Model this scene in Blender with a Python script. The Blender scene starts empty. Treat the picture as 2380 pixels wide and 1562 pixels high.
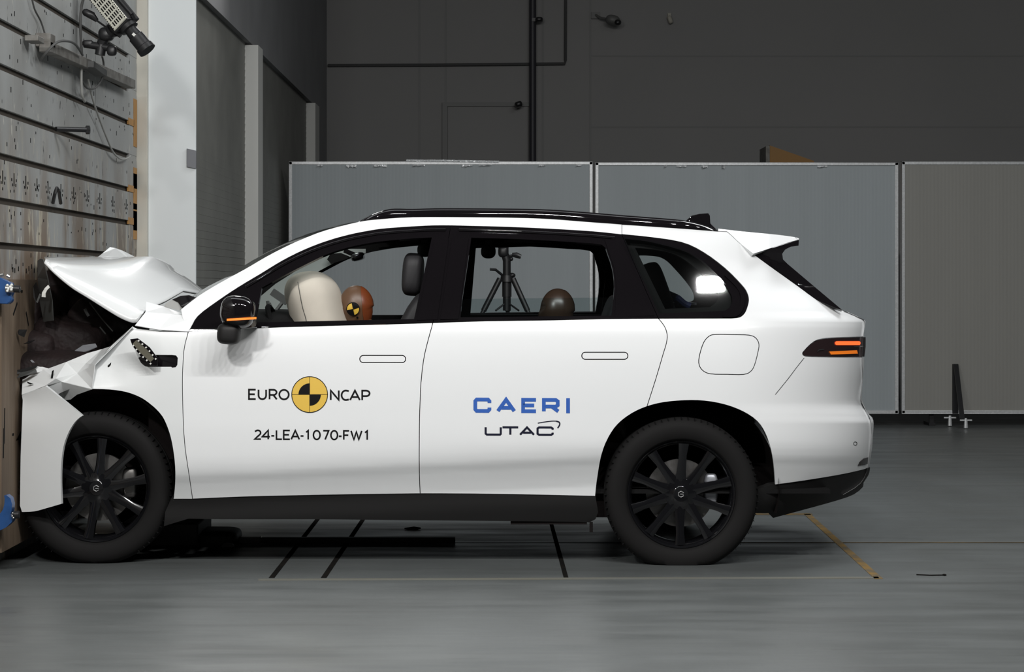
import bpy, bmesh, math, random
import numpy as np
from mathutils import Vector, Matrix
from mathutils.geometry import tessellate_polygon

random.seed(7)
sc = bpy.context.scene
COL = sc.collection

# ------------------------------------------------------------------ camera, world, lights, exposure
F, VPX, VPY, CAMD, CAMZ = 4850.0, 1163.0, 666.0, 10.0, 1.344
cam_d = bpy.data.cameras.new('camera')
cam_d.sensor_width = 36.0
cam_d.lens = F / 2380 * 36.0
cam_d.shift_x = (1190 - VPX) / 2380
cam_d.shift_y = -(781 - VPY) / 2380
cam_d.clip_end = 200
cam = bpy.data.objects.new('camera', cam_d)
cam.location = (0, -CAMD, CAMZ)
cam.rotation_euler = (math.pi / 2, 0, 0)
COL.objects.link(cam)
sc.camera = cam

sc.view_settings.view_transform = 'Standard'
sc.view_settings.look = 'None'
sc.view_settings.gamma = 1.0
sc.view_settings.exposure = 0.0
sc.view_settings.use_curve_mapping = False
sc.cycles.max_bounces = 8
sc.cycles.transparent_max_bounces = 16
sc.cycles.use_denoising = True
sc.cycles.sample_clamp_indirect = 6

world = bpy.data.worlds.new('world')
sc.world = world
world.use_nodes = True
world.node_tree.nodes['Background'].inputs[0].default_value = (0.9, 0.97, 1.0, 1)
world.node_tree.nodes['Background'].inputs[1].default_value = 0.03


def area_lamp(name, loc, target, sx, sy, power, color=(1, 1, 1), spread=180):
    l = bpy.data.lights.new(name, 'AREA')
    l.shape = 'RECTANGLE'
    l.size, l.size_y = sx, sy
    l.energy = power
    l.color = color
    l.spread = math.radians(spread)
    o = bpy.data.objects.new(name, l)
    o.location = loc
    d = Vector(target) - Vector(loc)
    o.rotation_euler = d.to_track_quat('-Z', 'Y').to_euler()
    COL.objects.link(o)
    return o


LAMP_Y, LAMP_Z = -4.5, 5.0
LAMP_X = [-1.75 + 0.8 * k for k in range(7)]
for x_l in LAMP_X:                                    # one row of flood lamps hung in front of the near flank
    area_lamp('flood_lamp', (x_l, LAMP_Y, LAMP_Z), (x_l * 0.75, 0, 1.0), 0.20, 0.11, 47 + 6.5 * (x_l - 0.3), (1.0, 0.995, 0.985))
area_lamp('flood_lamp', (-2.2, -4.4, 3.7), (-0.5, 0, 0.9), 0.34, 0.24, 95, (1.0, 0.99, 0.97))
area_lamp('flood_lamp', (-1.75, 5.5, 4.4), (-1.5, 0.6, 1.3), 0.42, 0.3, 16, (1.0, 0.99, 0.98))
area_lamp('ceiling_lamp', (3.3, 2.4, 6.2), (3.4, 2.2, 0), 3.0, 1.4, 240, (0.97, 0.99, 1.0))
area_lamp('ceiling_lamp', (-0.6, 1.2, 5.6), (-0.6, 1.2, 0), 4.5, 1.4, 45, (0.95, 0.98, 1.0))

# ------------------------------------------------------------------ helpers
def sc_at(y):
    return F / (y + CAMD)


def P(px, py, y):
    s = F / (y + CAMD)
    return Vector(((px - VPX) / s, y, CAMZ - (py - VPY) / s))


def pchip(xs, ys):
    xs = np.array(xs, float); ys = np.array(ys, float)
    h = np.diff(xs); d = np.diff(ys) / h
    m = np.zeros(len(xs))
    m[0], m[-1] = d[0], d[-1]
    for i in range(1, len(xs) - 1):
        if d[i - 1] * d[i] > 0:
            w1, w2 = 2 * h[i] + h[i - 1], h[i] + 2 * h[i - 1]
            m[i] = (w1 + w2) / (w1 / d[i - 1] + w2 / d[i])
    xs_l, ys_l, m_l, h_l = xs.tolist(), ys.tolist(), m.tolist(), h.tolist()
    n = len(xs_l)

    def f(x):
        if x <= xs_l[0]:
            return ys_l[0] + m_l[0] * (x - xs_l[0])
        if x >= xs_l[-1]:
            return ys_l[-1] + m_l[-1] * (x - xs_l[-1])
        i = 0
        while i < n - 2 and x > xs_l[i + 1]:
            i += 1
        t = (x - xs_l[i]) / h_l[i]
        return ((2*t**3 - 3*t**2 + 1) * ys_l[i] + (t**3 - 2*t**2 + t) * h_l[i] * m_l[i]
                + (-2*t**3 + 3*t**2) * ys_l[i+1] + (t**3 - t**2) * h_l[i] * m_l[i+1])
    return f


def sm(pts, n=4, closed=False):
    """Catmull-Rom through the points"""
    N = len(pts); out = []
    rng = range(N) if closed else range(N - 1)
    for i in rng:
        if closed:
            p0, p1, p2, p3 = (pts[(i + k - 1) % N] for k in range(4))
        else:
            p0, p1, p2, p3 = pts[max(i - 1, 0)], pts[i], pts[i + 1], pts[min(i + 2, N - 1)]
        for j in range(n):
            t = j / n
            out.append(tuple(0.5 * ((2 * b) + (c - a) * t + (2*a - 5*b + 4*c - d) * t*t + (-a + 3*b - 3*c + d) * t**3)
                             for a, b, c, d in zip(p0, p1, p2, p3)))
    if not closed:
        out.append(tuple(pts[-1]))
    return out


def resample(pts, n):
    pts = [Vector(p) for p in pts]
    L = [0]
    for a, b in zip(pts, pts[1:]):
        L.append(L[-1] + (b - a).length)
    out = []; i = 0
    for k in range(n):
        d = L[-1] * k / (n - 1)
        while i < len(pts) - 2 and L[i + 1] < d:
            i += 1
        t = (d - L[i]) / max(L[i + 1] - L[i], 1e-9)
        out.append(pts[i].lerp(pts[i + 1], min(max(t, 0), 1)))
    return out


# --- materials
MATS = {}


def mat(name, color, rough=0.5, metal=0.0, spec=0.5, coat=0.0, noise=None, bump=None, emit=None):
    if name in MATS:
        return MATS[name]
    m = bpy.data.materials.new(name)
    m.use_nodes = True
    nt = m.node_tree
    b = nt.nodes['Principled BSDF']
    b.inputs['Base Color'].default_value = (*color, 1)
    b.inputs['Roughness'].default_value = rough
    b.inputs['Metallic'].default_value = metal
    b.inputs['Specular IOR Level'].default_value = spec
    b.inputs['Coat Weight'].default_value = coat
    b.inputs['Coat Roughness'].default_value = 0.03
    if emit:
        b.inputs['Emission Color'].default_value = (*emit[0], 1)
        b.inputs['Emission Strength'].default_value = emit[1]
    tc = nt.nodes.new('ShaderNodeTexCoord')
    if noise:
        sc_, amt, col2 = noise[:3]
        n = nt.nodes.new('ShaderNodeTexNoise')
        n.inputs['Scale'].default_value = sc_
        n.inputs['Detail'].default_value = 6
        mp = nt.nodes.new('ShaderNodeMapping')
        mp.inputs['Scale'].default_value = noise[3] if len(noise) > 3 else (1, 1, 1)
        nt.links.new(tc.outputs['Object'], mp.inputs[0])
        nt.links.new(mp.outputs[0], n.inputs['Vector'])
        r = nt.nodes.new('ShaderNodeMapRange')
        r.inputs['From Min'].default_value = 0.35
        r.inputs['From Max'].default_value = 0.7
        r.inputs['To Max'].default_value = amt
        nt.links.new(n.outputs['Fac'], r.inputs['Value'])
        mx = nt.nodes.new('ShaderNodeMix')
        mx.data_type = 'RGBA'
        mx.inputs[6].default_value = (*color, 1)
        mx.inputs[7].default_value = (*col2, 1)
        nt.links.new(r.outputs[0], mx.inputs[0])
        nt.links.new(mx.outputs[2], b.inputs['Base Color'])
    if bump:
        n2 = nt.nodes.new('ShaderNodeTexNoise')
        n2.inputs['Scale'].default_value = bump[0]
        bp = nt.nodes.new('ShaderNodeBump')
        bp.inputs['Strength'].default_value = bump[1]
        bp.inputs['Distance'].default_value = bump[2]
        nt.links.new(tc.outputs['Object'], n2.inputs['Vector'])
        nt.links.new(n2.outputs['Fac'], bp.inputs['Height'])
        nt.links.new(bp.outputs[0], b.inputs['Normal'])
    MATS[name] = m
    return m


def glass(name, tint, gloss=1.0):
    if name in MATS:
        return MATS[name]
    m = bpy.data.materials.new(name)
    m.use_nodes = True
    nt = m.node_tree
    nt.nodes.clear()
    out = nt.nodes.new('ShaderNodeOutputMaterial')
    tr = nt.nodes.new('ShaderNodeBsdfTransparent')
    tr.inputs[0].default_value = (*tint, 1)
    gl = nt.nodes.new('ShaderNodeBsdfGlossy')
    gl.inputs['Roughness'].default_value = 0.02
    gl.inputs[0].default_value = (gloss, gloss, gloss, 1)
    fr = nt.nodes.new('ShaderNodeFresnel')
    ge = nt.nodes.new('ShaderNodeNewGeometry')
    io = nt.nodes.new('ShaderNodeMapRange')          # same reflectance from either face of the thin pane
    io.inputs['To Min'].default_value = 1.5
    io.inputs['To Max'].default_value = 1 / 1.5
    nt.links.new(ge.outputs['Backfacing'], io.inputs['Value'])
    nt.links.new(io.outputs[0], fr.inputs[0])
    mx = nt.nodes.new('ShaderNodeMixShader')
    nt.links.new(fr.outputs[0], mx.inputs[0])
    nt.links.new(tr.outputs[0], mx.inputs[1])
    nt.links.new(gl.outputs[0], mx.inputs[2])
    nt.links.new(mx.outputs[0], out.inputs[0])
    MATS[name] = m
    return m


PAINT = mat('white_car_paint', (0.80, 0.81, 0.815), 0.32, 0, 0.5, 0.7)
PAINT_R = mat('creased_white_paint', (0.74, 0.755, 0.755), 0.3, 0, 0.5, 0.8, bump=(9, 0.10, 0.01))
GLOSSB = mat('gloss_black_trim', (0.006, 0.005, 0.006), 0.035, 0, 0.5, 0.0)
SATINB = mat('satin_black_plastic', (0.012, 0.0115, 0.0115), 0.55, 0, 0.3, bump=(300, 0.08, 0.001))
GAP = mat('dark_gap', (0.006, 0.006, 0.006), 0.8, 0, 0.1)
LINER = mat('wheelhouse_liner', (0.010, 0.008, 0.008), 0.9, 0, 0.1, bump=(60, 0.3, 0.004))
RUBBER = mat('tyre_rubber', (0.0075, 0.007, 0.007), 0.8, 0, 0.25, bump=(140, 0.1, 0.001))
ALLOY_B = mat('gloss_black_alloy', (0.006, 0.006, 0.007), 0.07, 0.0, 0.5, 0.0)
STEEL = mat('brushed_steel', (0.45, 0.45, 0.44), 0.35, 1.0)
DISC = mat('brake_disc_steel', (0.20, 0.195, 0.19), 0.45, 0.8, noise=(30, 0.5, (0.10, 0.09, 0.08)))
CHROME = mat('satin_chrome', (0.6, 0.6, 0.6), 0.25, 1.0)
INTER = mat('dark_interior_fabric', (0.009, 0.0088, 0.009), 0.85, 0, 0.1, bump=(250, 0.15, 0.002))
INTER2 = mat('grey_interior_trim', (0.30, 0.32, 0.31), 0.8, 0, 0.2)
SEATM = mat('charcoal_leather', (0.020, 0.019, 0.021), 0.6, 0, 0.4)
AIRBAG = mat('airbag_fabric', (0.62, 0.57, 0.49), 0.85, 0, 0.2, noise=(9, 0.35, (0.50, 0.46, 0.40)), bump=(400, 0.15, 0.002))
DUMMY = mat('dummy_brown_vinyl', (0.12, 0.062, 0.032), 0.42, 0, 0.5, noise=(14, 0.5, (0.10, 0.055, 0.032)))
DUMMYCAP = mat('dummy_cap_vinyl', (0.17, 0.042, 0.013), 0.35, 0, 0.5)
DUMMY_D = mat('dark_brown_vinyl', (0.035, 0.022, 0.015), 0.3, 0, 0.5)
YELLOW = mat('marker_yellow', (0.72, 0.46, 0.06), 0.5)
BLACKINK = mat('black_ink', (0.004, 0.0035, 0.004), 0.6, 0, 0.15)
DARKNAVY = mat('navy_black_ink', (0.007, 0.008, 0.022), 0.6, 0, 0.15)
BLUEINK = mat('blue_ink', (0.02, 0.10, 0.42), 0.45)
TINT = glass('tinted_quarter_glass', (0.74, 0.79, 0.78))
GREENGLASS = glass('green_window_glass', (0.68, 0.76, 0.76))
CLEAR = glass('clear_windscreen', (0.85, 0.9, 0.88))
DARKGLASS = glass('privacy_rear_glass', (0.05, 0.055, 0.06))
AMBER = mat('amber_indicator', (0.5, 0.10, 0.01), 0.3, emit=((1.0, 0.24, 0.04), 1.1))
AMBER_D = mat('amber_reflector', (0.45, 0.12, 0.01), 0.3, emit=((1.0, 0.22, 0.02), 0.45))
REDLAMP = mat('red_running_light', (0.6, 0.04, 0.01), 0.3, emit=((1.0, 0.09, 0.02), 2.0))
LAMPBODY = mat('smoked_lamp_lens', (0.022, 0.013, 0.014), 0.1, 0, 0.5, 0.5)
BLUECLAMP = mat('blue_enamel', (0.018, 0.075, 0.23), 0.35, 0, 0.5, 0.3, noise=(20, 0.5, (0.01, 0.04, 0.12)))
BLUESEAT = mat('blue_strap_fabric', (0.012, 0.025, 0.10), 0.7)
BLACKMETAL = mat('black_anodised_metal', (0.013, 0.013, 0.014), 0.4, 0.0, 0.5)
CREAMMETAL = mat('cream_camera_casing', (0.58, 0.57, 0.49), 0.5)
CABLE = mat('grey_cable_sheath', (0.07, 0.07, 0.068), 0.6)
CABLE_L = mat('pale_cable_sheath', (0.36, 0.36, 0.34), 0.5)
GALV = mat('galvanised_steel', (0.56, 0.57, 0.57), 0.38, 0.3, noise=(60, 0.6, (0.8, 0.81, 0.82)))
DIRTYSTEEL = mat('dirty_grey_steel', (0.20, 0.195, 0.18), 0.6, 0.2, noise=(18, 0.7, (0.06, 0.05, 0.04)))
WHITEPLASTIC = mat('white_plastic', (0.7, 0.7, 0.66), 0.5)
GREYPLATE = mat('grey_plate', (0.17, 0.175, 0.19), 0.5)
DARKRED = mat('dark_engine_cast', (0.016, 0.009, 0.009), 0.7, 0, 0.3, bump=(20, 0.6, 0.02), noise=(8, 0.6, (0.008, 0.006, 0.006)))
GREYTRIM = mat('scuffed_grey_plastic', (0.055, 0.057, 0.055), 0.55, noise=(12, 0.5, (0.03, 0.03, 0.03)))
LITEMETAL = mat('bare_bracket_metal', (0.36, 0.37, 0.40), 0.4, 0.5)
OLIVE = mat('olive_circuit_backing', (0.10, 0.092, 0.065), 0.6)


# --- objects
def new_obj(name, me, parent=None, mats=()):
    o = bpy.data.objects.new(name, me)
    for m in mats:
        me.materials.append(m)
    COL.objects.link(o)
    if parent is not None:
        o.parent = parent
        o.matrix_parent_inverse = world_of(parent).inverted()
    return o


def world_of(o):
    if o.parent is None:
        return Matrix.LocRotScale(o.location, o.rotation_euler, o.scale)
    return world_of(o.parent) @ o.matrix_parent_inverse @ Matrix.LocRotScale(o.location, o.rotation_euler, o.scale)


def tag(o, label=None, cat=None, group=None, kind=None):
    if label: o['label'] = label
    if cat: o['category'] = cat
    if group: o['group'] = group
    if kind: o['kind'] = kind
    return o


def empty(name, loc, parent=None):
    o = bpy.data.objects.new(name, None)
    o.empty_display_size = 0.1
    o.location = loc
    COL.objects.link(o)
    if parent is not None:
        o.parent = parent
        o.matrix_parent_inverse = world_of(parent).inverted()
    return o


class MB:
    def __init__(self):
        self.v, self.f, self.m, self.s = [], [], [], []

    def add(self, vs, fs, mi=0, smooth=True):
        b = len(self.v)
        self.v += [tuple(x) for x in vs]
        for f in fs:
            self.f.append([b + i for i in f]); self.m.append(mi); self.s.append(smooth)
        return self

    def hexa(self, c8, mi=0):
        return self.add(c8, [(0, 3, 2, 1), (4, 5, 6, 7), (0, 1, 5, 4), (1, 2, 6, 5), (2, 3, 7, 6), (3, 0, 4, 7)], mi, False)

    def box(self, lo, hi, mi=0, R=None):
        x0, y0, z0 = lo; x1, y1, z1 = hi
        c = [Vector(p) for p in ((x0, y0, z0), (x1, y0, z0), (x1, y1, z0), (x0, y1, z0),
                                 (x0, y0, z1), (x1, y0, z1), (x1, y1, z1), (x0, y1, z1))]
        if R is not None:
            c = [R @ p for p in c]
        return self.hexa(c, mi)

    def tube(self, pts, r, n=10, mi=0, cap=True):
        pts = [Vector(p) for p in pts]
        rs = r if isinstance(r, (list, tuple)) else [r] * len(pts)
        vs, fs = [], []
        t0 = (pts[1] - pts[0]).normalized()
        up = Vector((0, 0, 1)) if abs(t0.z) < 0.9 else Vector((1, 0, 0))
        u = t0.cross(up).normalized()
        for i, p in enumerate(pts):
            a = pts[max(i - 1, 0)]; c = pts[min(i + 1, len(pts) - 1)]
            t = (c - a).normalized() if (c - a).length > 1e-9 else t0
            u = (u - t * u.dot(t)).normalized()
            w = t.cross(u)
            for k in range(n):
                an = 2 * math.pi * k / n
                vs.append(p + (u * math.cos(an) + w * math.sin(an)) * rs[i])
        for i in range(len(pts) - 1):
            for k in range(n):
                k2 = (k + 1) % n
                fs.append((i*n + k, i*n + k2, (i+1)*n + k2, (i+1)*n + k))
        self.add(vs, fs, mi, True)
        if cap:
            b = len(self.v) - len(vs)
            self.f.append([b + k for k in range(n)][::-1]); self.m.append(mi); self.s.append(False)
            self.f.append([b + (len(pts)-1)*n + k for k in range(n)]); self.m.append(mi); self.s.append(False)
        return self

    def lathe(self, prof, c, axis='y', n=64, mi=0):
        """prof: (radius, offset along axis)"""
        c = Vector(c); vs, fs = [], []
        for r, h in prof:
            for k in range(n):
                a = 2 * math.pi * k / n
                if axis == 'y':
                    vs.append(c + Vector((r * math.cos(a), h, r * math.sin(a))))
                elif axis == 'z':
                    vs.append(c + Vector((r * math.cos(a), r * math.sin(a), h)))
                else:
                    vs.append(c + Vector((h, r * math.cos(a), r * math.sin(a))))
        for i in range(len(prof) - 1):
            for k in range(n):
                k2 = (k + 1) % n
                fs.append((i*n + k, i*n + k2, (i+1)*n + k2, (i+1)*n + k))
        return self.add(vs, fs, mi, True)

    def sell(self, c, r, e1=1.0, e2=1.0, R=None, nu=20, nv=36, mi=0):
        """superellipsoid"""
        c = Vector(c)

        def sp(x, e):
            return math.copysign(abs(x) ** e, x)
        vs, fs = [], []
        for i in range(nu + 1):
            t = -math.pi / 2 + math.pi * i / nu
            for k in range(nv):
                p = 2 * math.pi * k / nv
                v = Vector((r[0] * sp(math.cos(t), e1) * sp(math.cos(p), e2),
                            r[1] * sp(math.cos(t), e1) * sp(math.sin(p), e2), r[2] * sp(math.sin(t), e1)))
                vs.append(c + (R @ v if R is not None else v))
        for i in range(nu):
            for k in range(nv):
                k2 = (k + 1) % nv
                fs.append((i*nv + k, i*nv + k2, (i+1)*nv + k2, (i+1)*nv + k))
        return self.add(vs, fs, mi, True)

    def loft(self, curves, mi=0, closed=False, cap=False):
        n = len(curves[0]); vs = [p for c in curves for p in c]; fs = []
        for i in range(len(curves) - 1):
            for k in range(n if closed else n - 1):
                k2 = (k + 1) % n
                fs.append((i*n + k, i*n + k2, (i+1)*n + k2, (i+1)*n + k))
        if cap:
            fs.append(tuple(range(n))[::-1]); fs.append(tuple(range((len(curves)-1)*n, len(curves)*n)))
        return self.add(vs, fs, mi, True)

    def prism(self, poly, d, mi=0):
        """polygon of 3-D points extruded by vector d"""
        n = len(poly); d = Vector(d)
        tris = tessellate_polygon([[Vector(p) for p in poly]])
        vs = [Vector(p) for p in poly] + [Vector(p) + d for p in poly]
        fs = [tuple(t) for t in tris] + [tuple(n + i for i in t[::-1]) for t in tris]
        fs += [(i, (i + 1) % n, n + (i + 1) % n, n + i) for i in range(n)]
        return self.add(vs, fs, mi, False)

    def build_each(self, name, mats, parent=None, **kw):
        """one object per connected piece"""
        par = list(range(len(self.v)))

        def find(i):
            while par[i] != i:
                par[i] = par[par[i]]; i = par[i]
            return i
        for f in self.f:
            r = find(f[0])
            for i in f[1:]:
                par[find(i)] = r
        groups = {}
        for k, f in enumerate(self.f):
            groups.setdefault(find(f[0]), []).append(k)
        out = []
        for ks in groups.values():
            m = MB(); ids = {}
            for k in ks:
                for i in self.f[k]:
                    ids.setdefault(i, len(ids))
            m.v = [self.v[i] for i in ids]
            m.f = [[ids[i] for i in self.f[k]] for k in ks]; m.m = [self.m[k] for k in ks]; m.s = [self.s[k] for k in ks]
            out.append(m.build(name, mats, parent, **kw))
        return out

    def build(self, name, mats, parent=None, angle=40, bevel=0, flat=False):
        me = bpy.data.meshes.new(name)
        me.from_pydata(self.v, [], self.f)
        me.polygons.foreach_set('material_index', self.m)
        me.polygons.foreach_set('use_smooth', [False if flat else True] * len(self.f))
        bm = bmesh.new(); bm.from_mesh(me)
        bmesh.ops.remove_doubles(bm, verts=bm.verts, dist=1e-6)
        bmesh.ops.recalc_face_normals(bm, faces=bm.faces)
        bm.to_mesh(me); bm.free()
        if not flat:
            me.set_sharp_from_angle(angle=math.radians(angle))
        if not isinstance(mats, (list, tuple)):
            mats = [mats]
        o = new_obj(name, me, parent, mats)
        if bevel:
            b = o.modifiers.new('bevel', 'BEVEL')
            b.width = bevel; b.segments = 2; b.limit_method = 'ANGLE'; b.angle_limit = math.radians(40)
        return o


# ------------------------------------------------------------------ car side surface
W = 1.90                                             # body width
prof = pchip([470, 505, 530, 560, 600, 650, 700, 735, 748, 762, 800, 850, 950, 1040, 1056, 1076, 1105, 1135, 1152, 1162, 1185, 1215, 1260],
             [.46, .37, .315, .270, .222, .17, .124, .094, .083, .070, .052, .036, .016, .004, .006, .014, .043, .069, .080, .082, .085, .10, .135])
rear_x = pchip([470, 555, 600, 650, 722, 750, 850, 935, 965, 985, 1050, 1090, 1130, 1165, 1210],
               [1900, 1885, 1880, 1905, 1985, 2016, 2013, 2006, 2024, 2034, 2030, 2024, 2010, 1975, 1900])


def side_y(px, py):
    w = min(max((py - 985) / 75, 0), 1)
    y = prof(py + w * w * (3 - 2 * w) * (min(max(px, 450), 1400) - 950) * .045)
    L, R = 360.0, 0.50
    d = rear_x(py) - px
    if d < L:
        t = min(max(1 - d / L, 0.0), 0.9995)
        y += R * (1 - math.sqrt(1 - t ** 2.3))
    if px < 200:
        t = min((200 - px) / 170.0, 0.99)
        y += 0.10 * (1 - math.sqrt(1 - t * t))
    return y


def surf(px, py, off=0.0):
    return P(px, py, side_y(px, py) + off)


def surf_n(px, py, D=None):
    D = D or side_y
    e = 0.6
    a = P(px + e, py, D(px + e, py)) - P(px - e, py, D(px - e, py))
    b = P(px, py + e, D(px, py + e)) - P(px, py - e, D(px, py - e))
    n = a.cross(b).normalized()
    v = P(px, py, D(px, py)) - Vector((0, -CAMD, CAMZ))
    return -n if n.dot(v) > 0 else n


def area2(p):
    return sum(a[0]*b[1] - b[0]*a[1] for a, b in zip(p, p[1:] + p[:1])) / 2


def inset(poly, d):
    """shrink a closed outline by d (in outline units)"""
    if not d:
        return poly
    sgn = 1 if area2(poly) > 0 else -1
    N = len(poly); out = []
    for i in range(N):
        a, b, c = Vector(poly[i-1]), Vector(poly[i]), Vector(poly[(i+1) % N])
        e1 = (b - a); e2 = (c - b)
        if e1.length < 1e-6 or e2.length < 1e-6:
            out.append(tuple(b)); continue
        e1.normalize(); e2.normalize()
        n1 = Vector((-e1.y, e1.x)) * sgn; n2 = Vector((-e2.y, e2.x)) * sgn
        n = n1 + n2
        if n.length < 1e-3:
            n = n1
        n.normalize()
        out.append(tuple(b + n * (d / max(n.dot(n1), 0.4))))
    return out


def clean(poly):
    out = []
    for p in poly:
        if not out or (abs(p[0]-out[-1][0]) + abs(p[1]-out[-1][1])) > 0.05:
            out.append((float(p[0]), float(p[1])))
    if abs(out[0][0]-out[-1][0]) + abs(out[0][1]-out[-1][1]) < 0.05:
        out.pop()
    return out


def flip(o):
    """mirrored twin of a side part on the far flank"""
    me = o.data.copy()
    co = np.empty(len(me.vertices) * 3); me.vertices.foreach_get('co', co)
    co = co.reshape(-1, 3); co[:, 1] = W - co[:, 1]
    nm = np.empty(len(me.loops) * 3)
    me.corner_normals.foreach_get('vector', nm)
    nm = nm.reshape(-1, 3); nm[:, 1] *= -1
    fs = [list(p.vertices) for p in me.polygons]
    nl = []
    vi = [l for l in nm]
    fs2, n2 = [], []
    for p in me.polygons:
        li = list(p.loop_indices)
        fs2.append(list(p.vertices)[::-1])
        n2 += [tuple(vi[i]) for i in li[::-1]]
    m2 = bpy.data.meshes.new(me.name)
    m2.from_pydata(co.tolist(), [], fs2)
    m2.polygons.foreach_set('material_index', [p.material_index for p in me.polygons])
    m2.polygons.foreach_set('use_smooth', [True] * len(fs2))
    m2.normals_split_custom_set(n2)
    bpy.data.meshes.remove(me)
    r = new_obj(o.name.split('.')[0], m2, o.parent, [m for m in o.data.materials])
    return r


def panel(name, outer, m, parent=None, holes=(), D=None, off=0.0, thick=0.012, gap=0.0, step=16, back=True, mats=None, rim_mi=0):
    D = D or side_y
    outer = inset(clean(outer), gap)
    loops = [clean(outer)] + [inset(clean(h), -gap) for h in holes]
    flat = [p for l in loops for p in l]
    tris = tessellate_polygon([[Vector((p[0], p[1], 0)) for p in l] for l in loops])
    bm = bmesh.new()
    vs = [bm.verts.new((p[0], p[1], 0)) for p in flat]
    for t in tris:
        if len(set(t)) == 3:
            try:
                f = bm.faces.new([vs[i] for i in t])
                if f.calc_area() < 1e-7:
                    bm.faces.remove(f)
            except ValueError:
                pass
    xs = [p[0] for p in flat]; ys = [p[1] for p in flat]
    for ax, lo, hi in ((0, min(xs), max(xs)), (1, min(ys), max(ys))):
        c = math.ceil(lo / step) * step
        while c < hi:
            co = (c, 0, 0) if ax == 0 else (0, c, 0)
            no = (1, 0, 0) if ax == 0 else (0, 1, 0)
            bmesh.ops.bisect_plane(bm, geom=bm.verts[:] + bm.edges[:] + bm.faces[:], dist=1e-4, plane_co=co, plane_no=no)
            c += step
    bmesh.ops.recalc_face_normals(bm, faces=bm.faces)
    bm.verts.ensure_lookup_table(); bm.faces.ensure_lookup_table()
    n = len(bm.verts)
    pts, nrm = [], []
    for i, v in enumerate(bm.verts):
        v.index = i
        pts.append(P(v.co.x, v.co.y, D(v.co.x, v.co.y) + off)); nrm.append(surf_n(v.co.x, v.co.y, D))
    V = [tuple(p) for p in pts]
    Fc, N, M = [], [], []
    cm = Vector((0, -CAMD, CAMZ))
    for f in bm.faces:
        ids = [v.index for v in f.verts]
        a, b, c = pts[ids[0]], pts[ids[1]], pts[ids[2]]
        if (b - a).cross(c - a).dot(a - cm) > 0:
            ids = ids[::-1]
        Fc.append(ids); N += [tuple(nrm[i]) for i in ids]; M.append(0)
    if back:
        bk = [p + (Vector((0, 1, 0)) * 0.5 - q * 0.5).normalized() * thick for p, q in zip(pts, nrm)]
        V += [tuple(p) for p in bk]
        for ids in list(Fc):
            r = [i + n for i in ids[::-1]]
            Fc.append(r); N += [tuple(-nrm[i - n]) for i in r]; M.append(rim_mi)
        for e in bm.edges:
            if len(e.link_faces) == 1:
                i, j = e.verts[0].index, e.verts[1].index
                fn = (pts[j] - pts[i]).cross(bk[i] - pts[i])
                if fn.length < 1e-12:
                    continue
                fn.normalize()
                ctr = e.link_faces[0].calc_center_median()
                cc = P(ctr.x, ctr.y, D(ctr.x, ctr.y) + off)
                q = [i, j, j + n, i + n]
                if fn.dot((pts[i] + pts[j]) / 2 - cc) < 0:
                    q = q[::-1]; fn = -fn
                Fc.append(q); N += [tuple(fn)] * 4; M.append(rim_mi)
    bm.free()
    me = bpy.data.meshes.new(name)
    me.from_pydata(V, [], Fc)
    me.polygons.foreach_set('material_index', M)
    me.polygons.foreach_set('use_smooth', [True] * len(Fc))
    me.normals_split_custom_set(N)
    return new_obj(name, me, parent, mats or [m])


def facets(name, vs, fs, m, parent=None, thick=0.004, flat=True):
    mb = MB(); mb.add([P(*v) for v in vs], fs)
    o = mb.build(name, m, parent, flat=flat, angle=25)
    s = o.modifiers.new('solidify', 'SOLIDIFY'); s.thickness = thick; s.offset = 0
    return o


def rr(x0, y0, x1, y1, r, n=6):
    pts = []
    for cx, cy, a0 in ((x1 - r, y0 + r, -90), (x1 - r, y1 - r, 0), (x0 + r, y1 - r, 90), (x0 + r, y0 + r, 180)):
        for k in range(n + 1):
            a = math.radians(a0 + 90 * k / n)
            pts.append((cx + r * math.cos(a), cy + r * math.sin(a)))
    return pts


def circ(cx, cy, r, n=40, a0=0, a1=360):
    full = abs(a1 - a0) >= 360
    return [(cx + r * math.cos(math.radians(a0 + (a1 - a0) * k / n)), cy + r * math.sin(math.radians(a0 + (a1 - a0) * k / n)))
            for k in range(n if full else n + 1)]


def strokes(name, lines, width, m, parent, off=-0.0012, D=None):
    """painted strokes on the flank: every polyline becomes a thin raised ribbon with mitred joints"""
    D = D or side_y
    mb = MB()
    for ln in lines:
        w = width
        if isinstance(ln, tuple):
            ln, w = ln
        pts = [Vector(p) for p in clean(ln)] if (Vector(ln[0]) - Vector(ln[-1])).length > 0.1 else [Vector(p) for p in clean(ln)] + [Vector(ln[0])]
        closed = (Vector(ln[0]) - Vector(ln[-1])).length < 0.1
        q = []
        for a, b in zip(pts, pts[1:]):
            k = max(1, int((b - a).length / 8))
            q += [a.lerp(b, j / k) for j in range(k)]
        q.append(pts[-1])
        L, Rr = [], []
        for i, p in enumerate(q):
            a = q[i - 1] if i else (q[-2] if closed else None)
            c = q[i + 1] if i < len(q) - 1 else (q[1] if closed else None)
            d1 = (p - a).normalized() if a is not None else (c - p).normalized()
            d2 = (c - p).normalized() if c is not None else d1
            n1 = Vector((-d1.y, d1.x)); n2 = Vector((-d2.y, d2.x))
            nn = (n1 + n2)
            nn = nn.normalized() if nn.length > 1e-3 else n1
            h = w / 2 / max(nn.dot(n1), 0.45)
            L.append(P(*(p + nn * h), D(*(p + nn * h)) + off)); Rr.append(P(*(p - nn * h), D(*(p - nn * h)) + off))
        mb.loft([L, Rr])
    o = mb.build(name, m, parent, angle=60)
    return o


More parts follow.
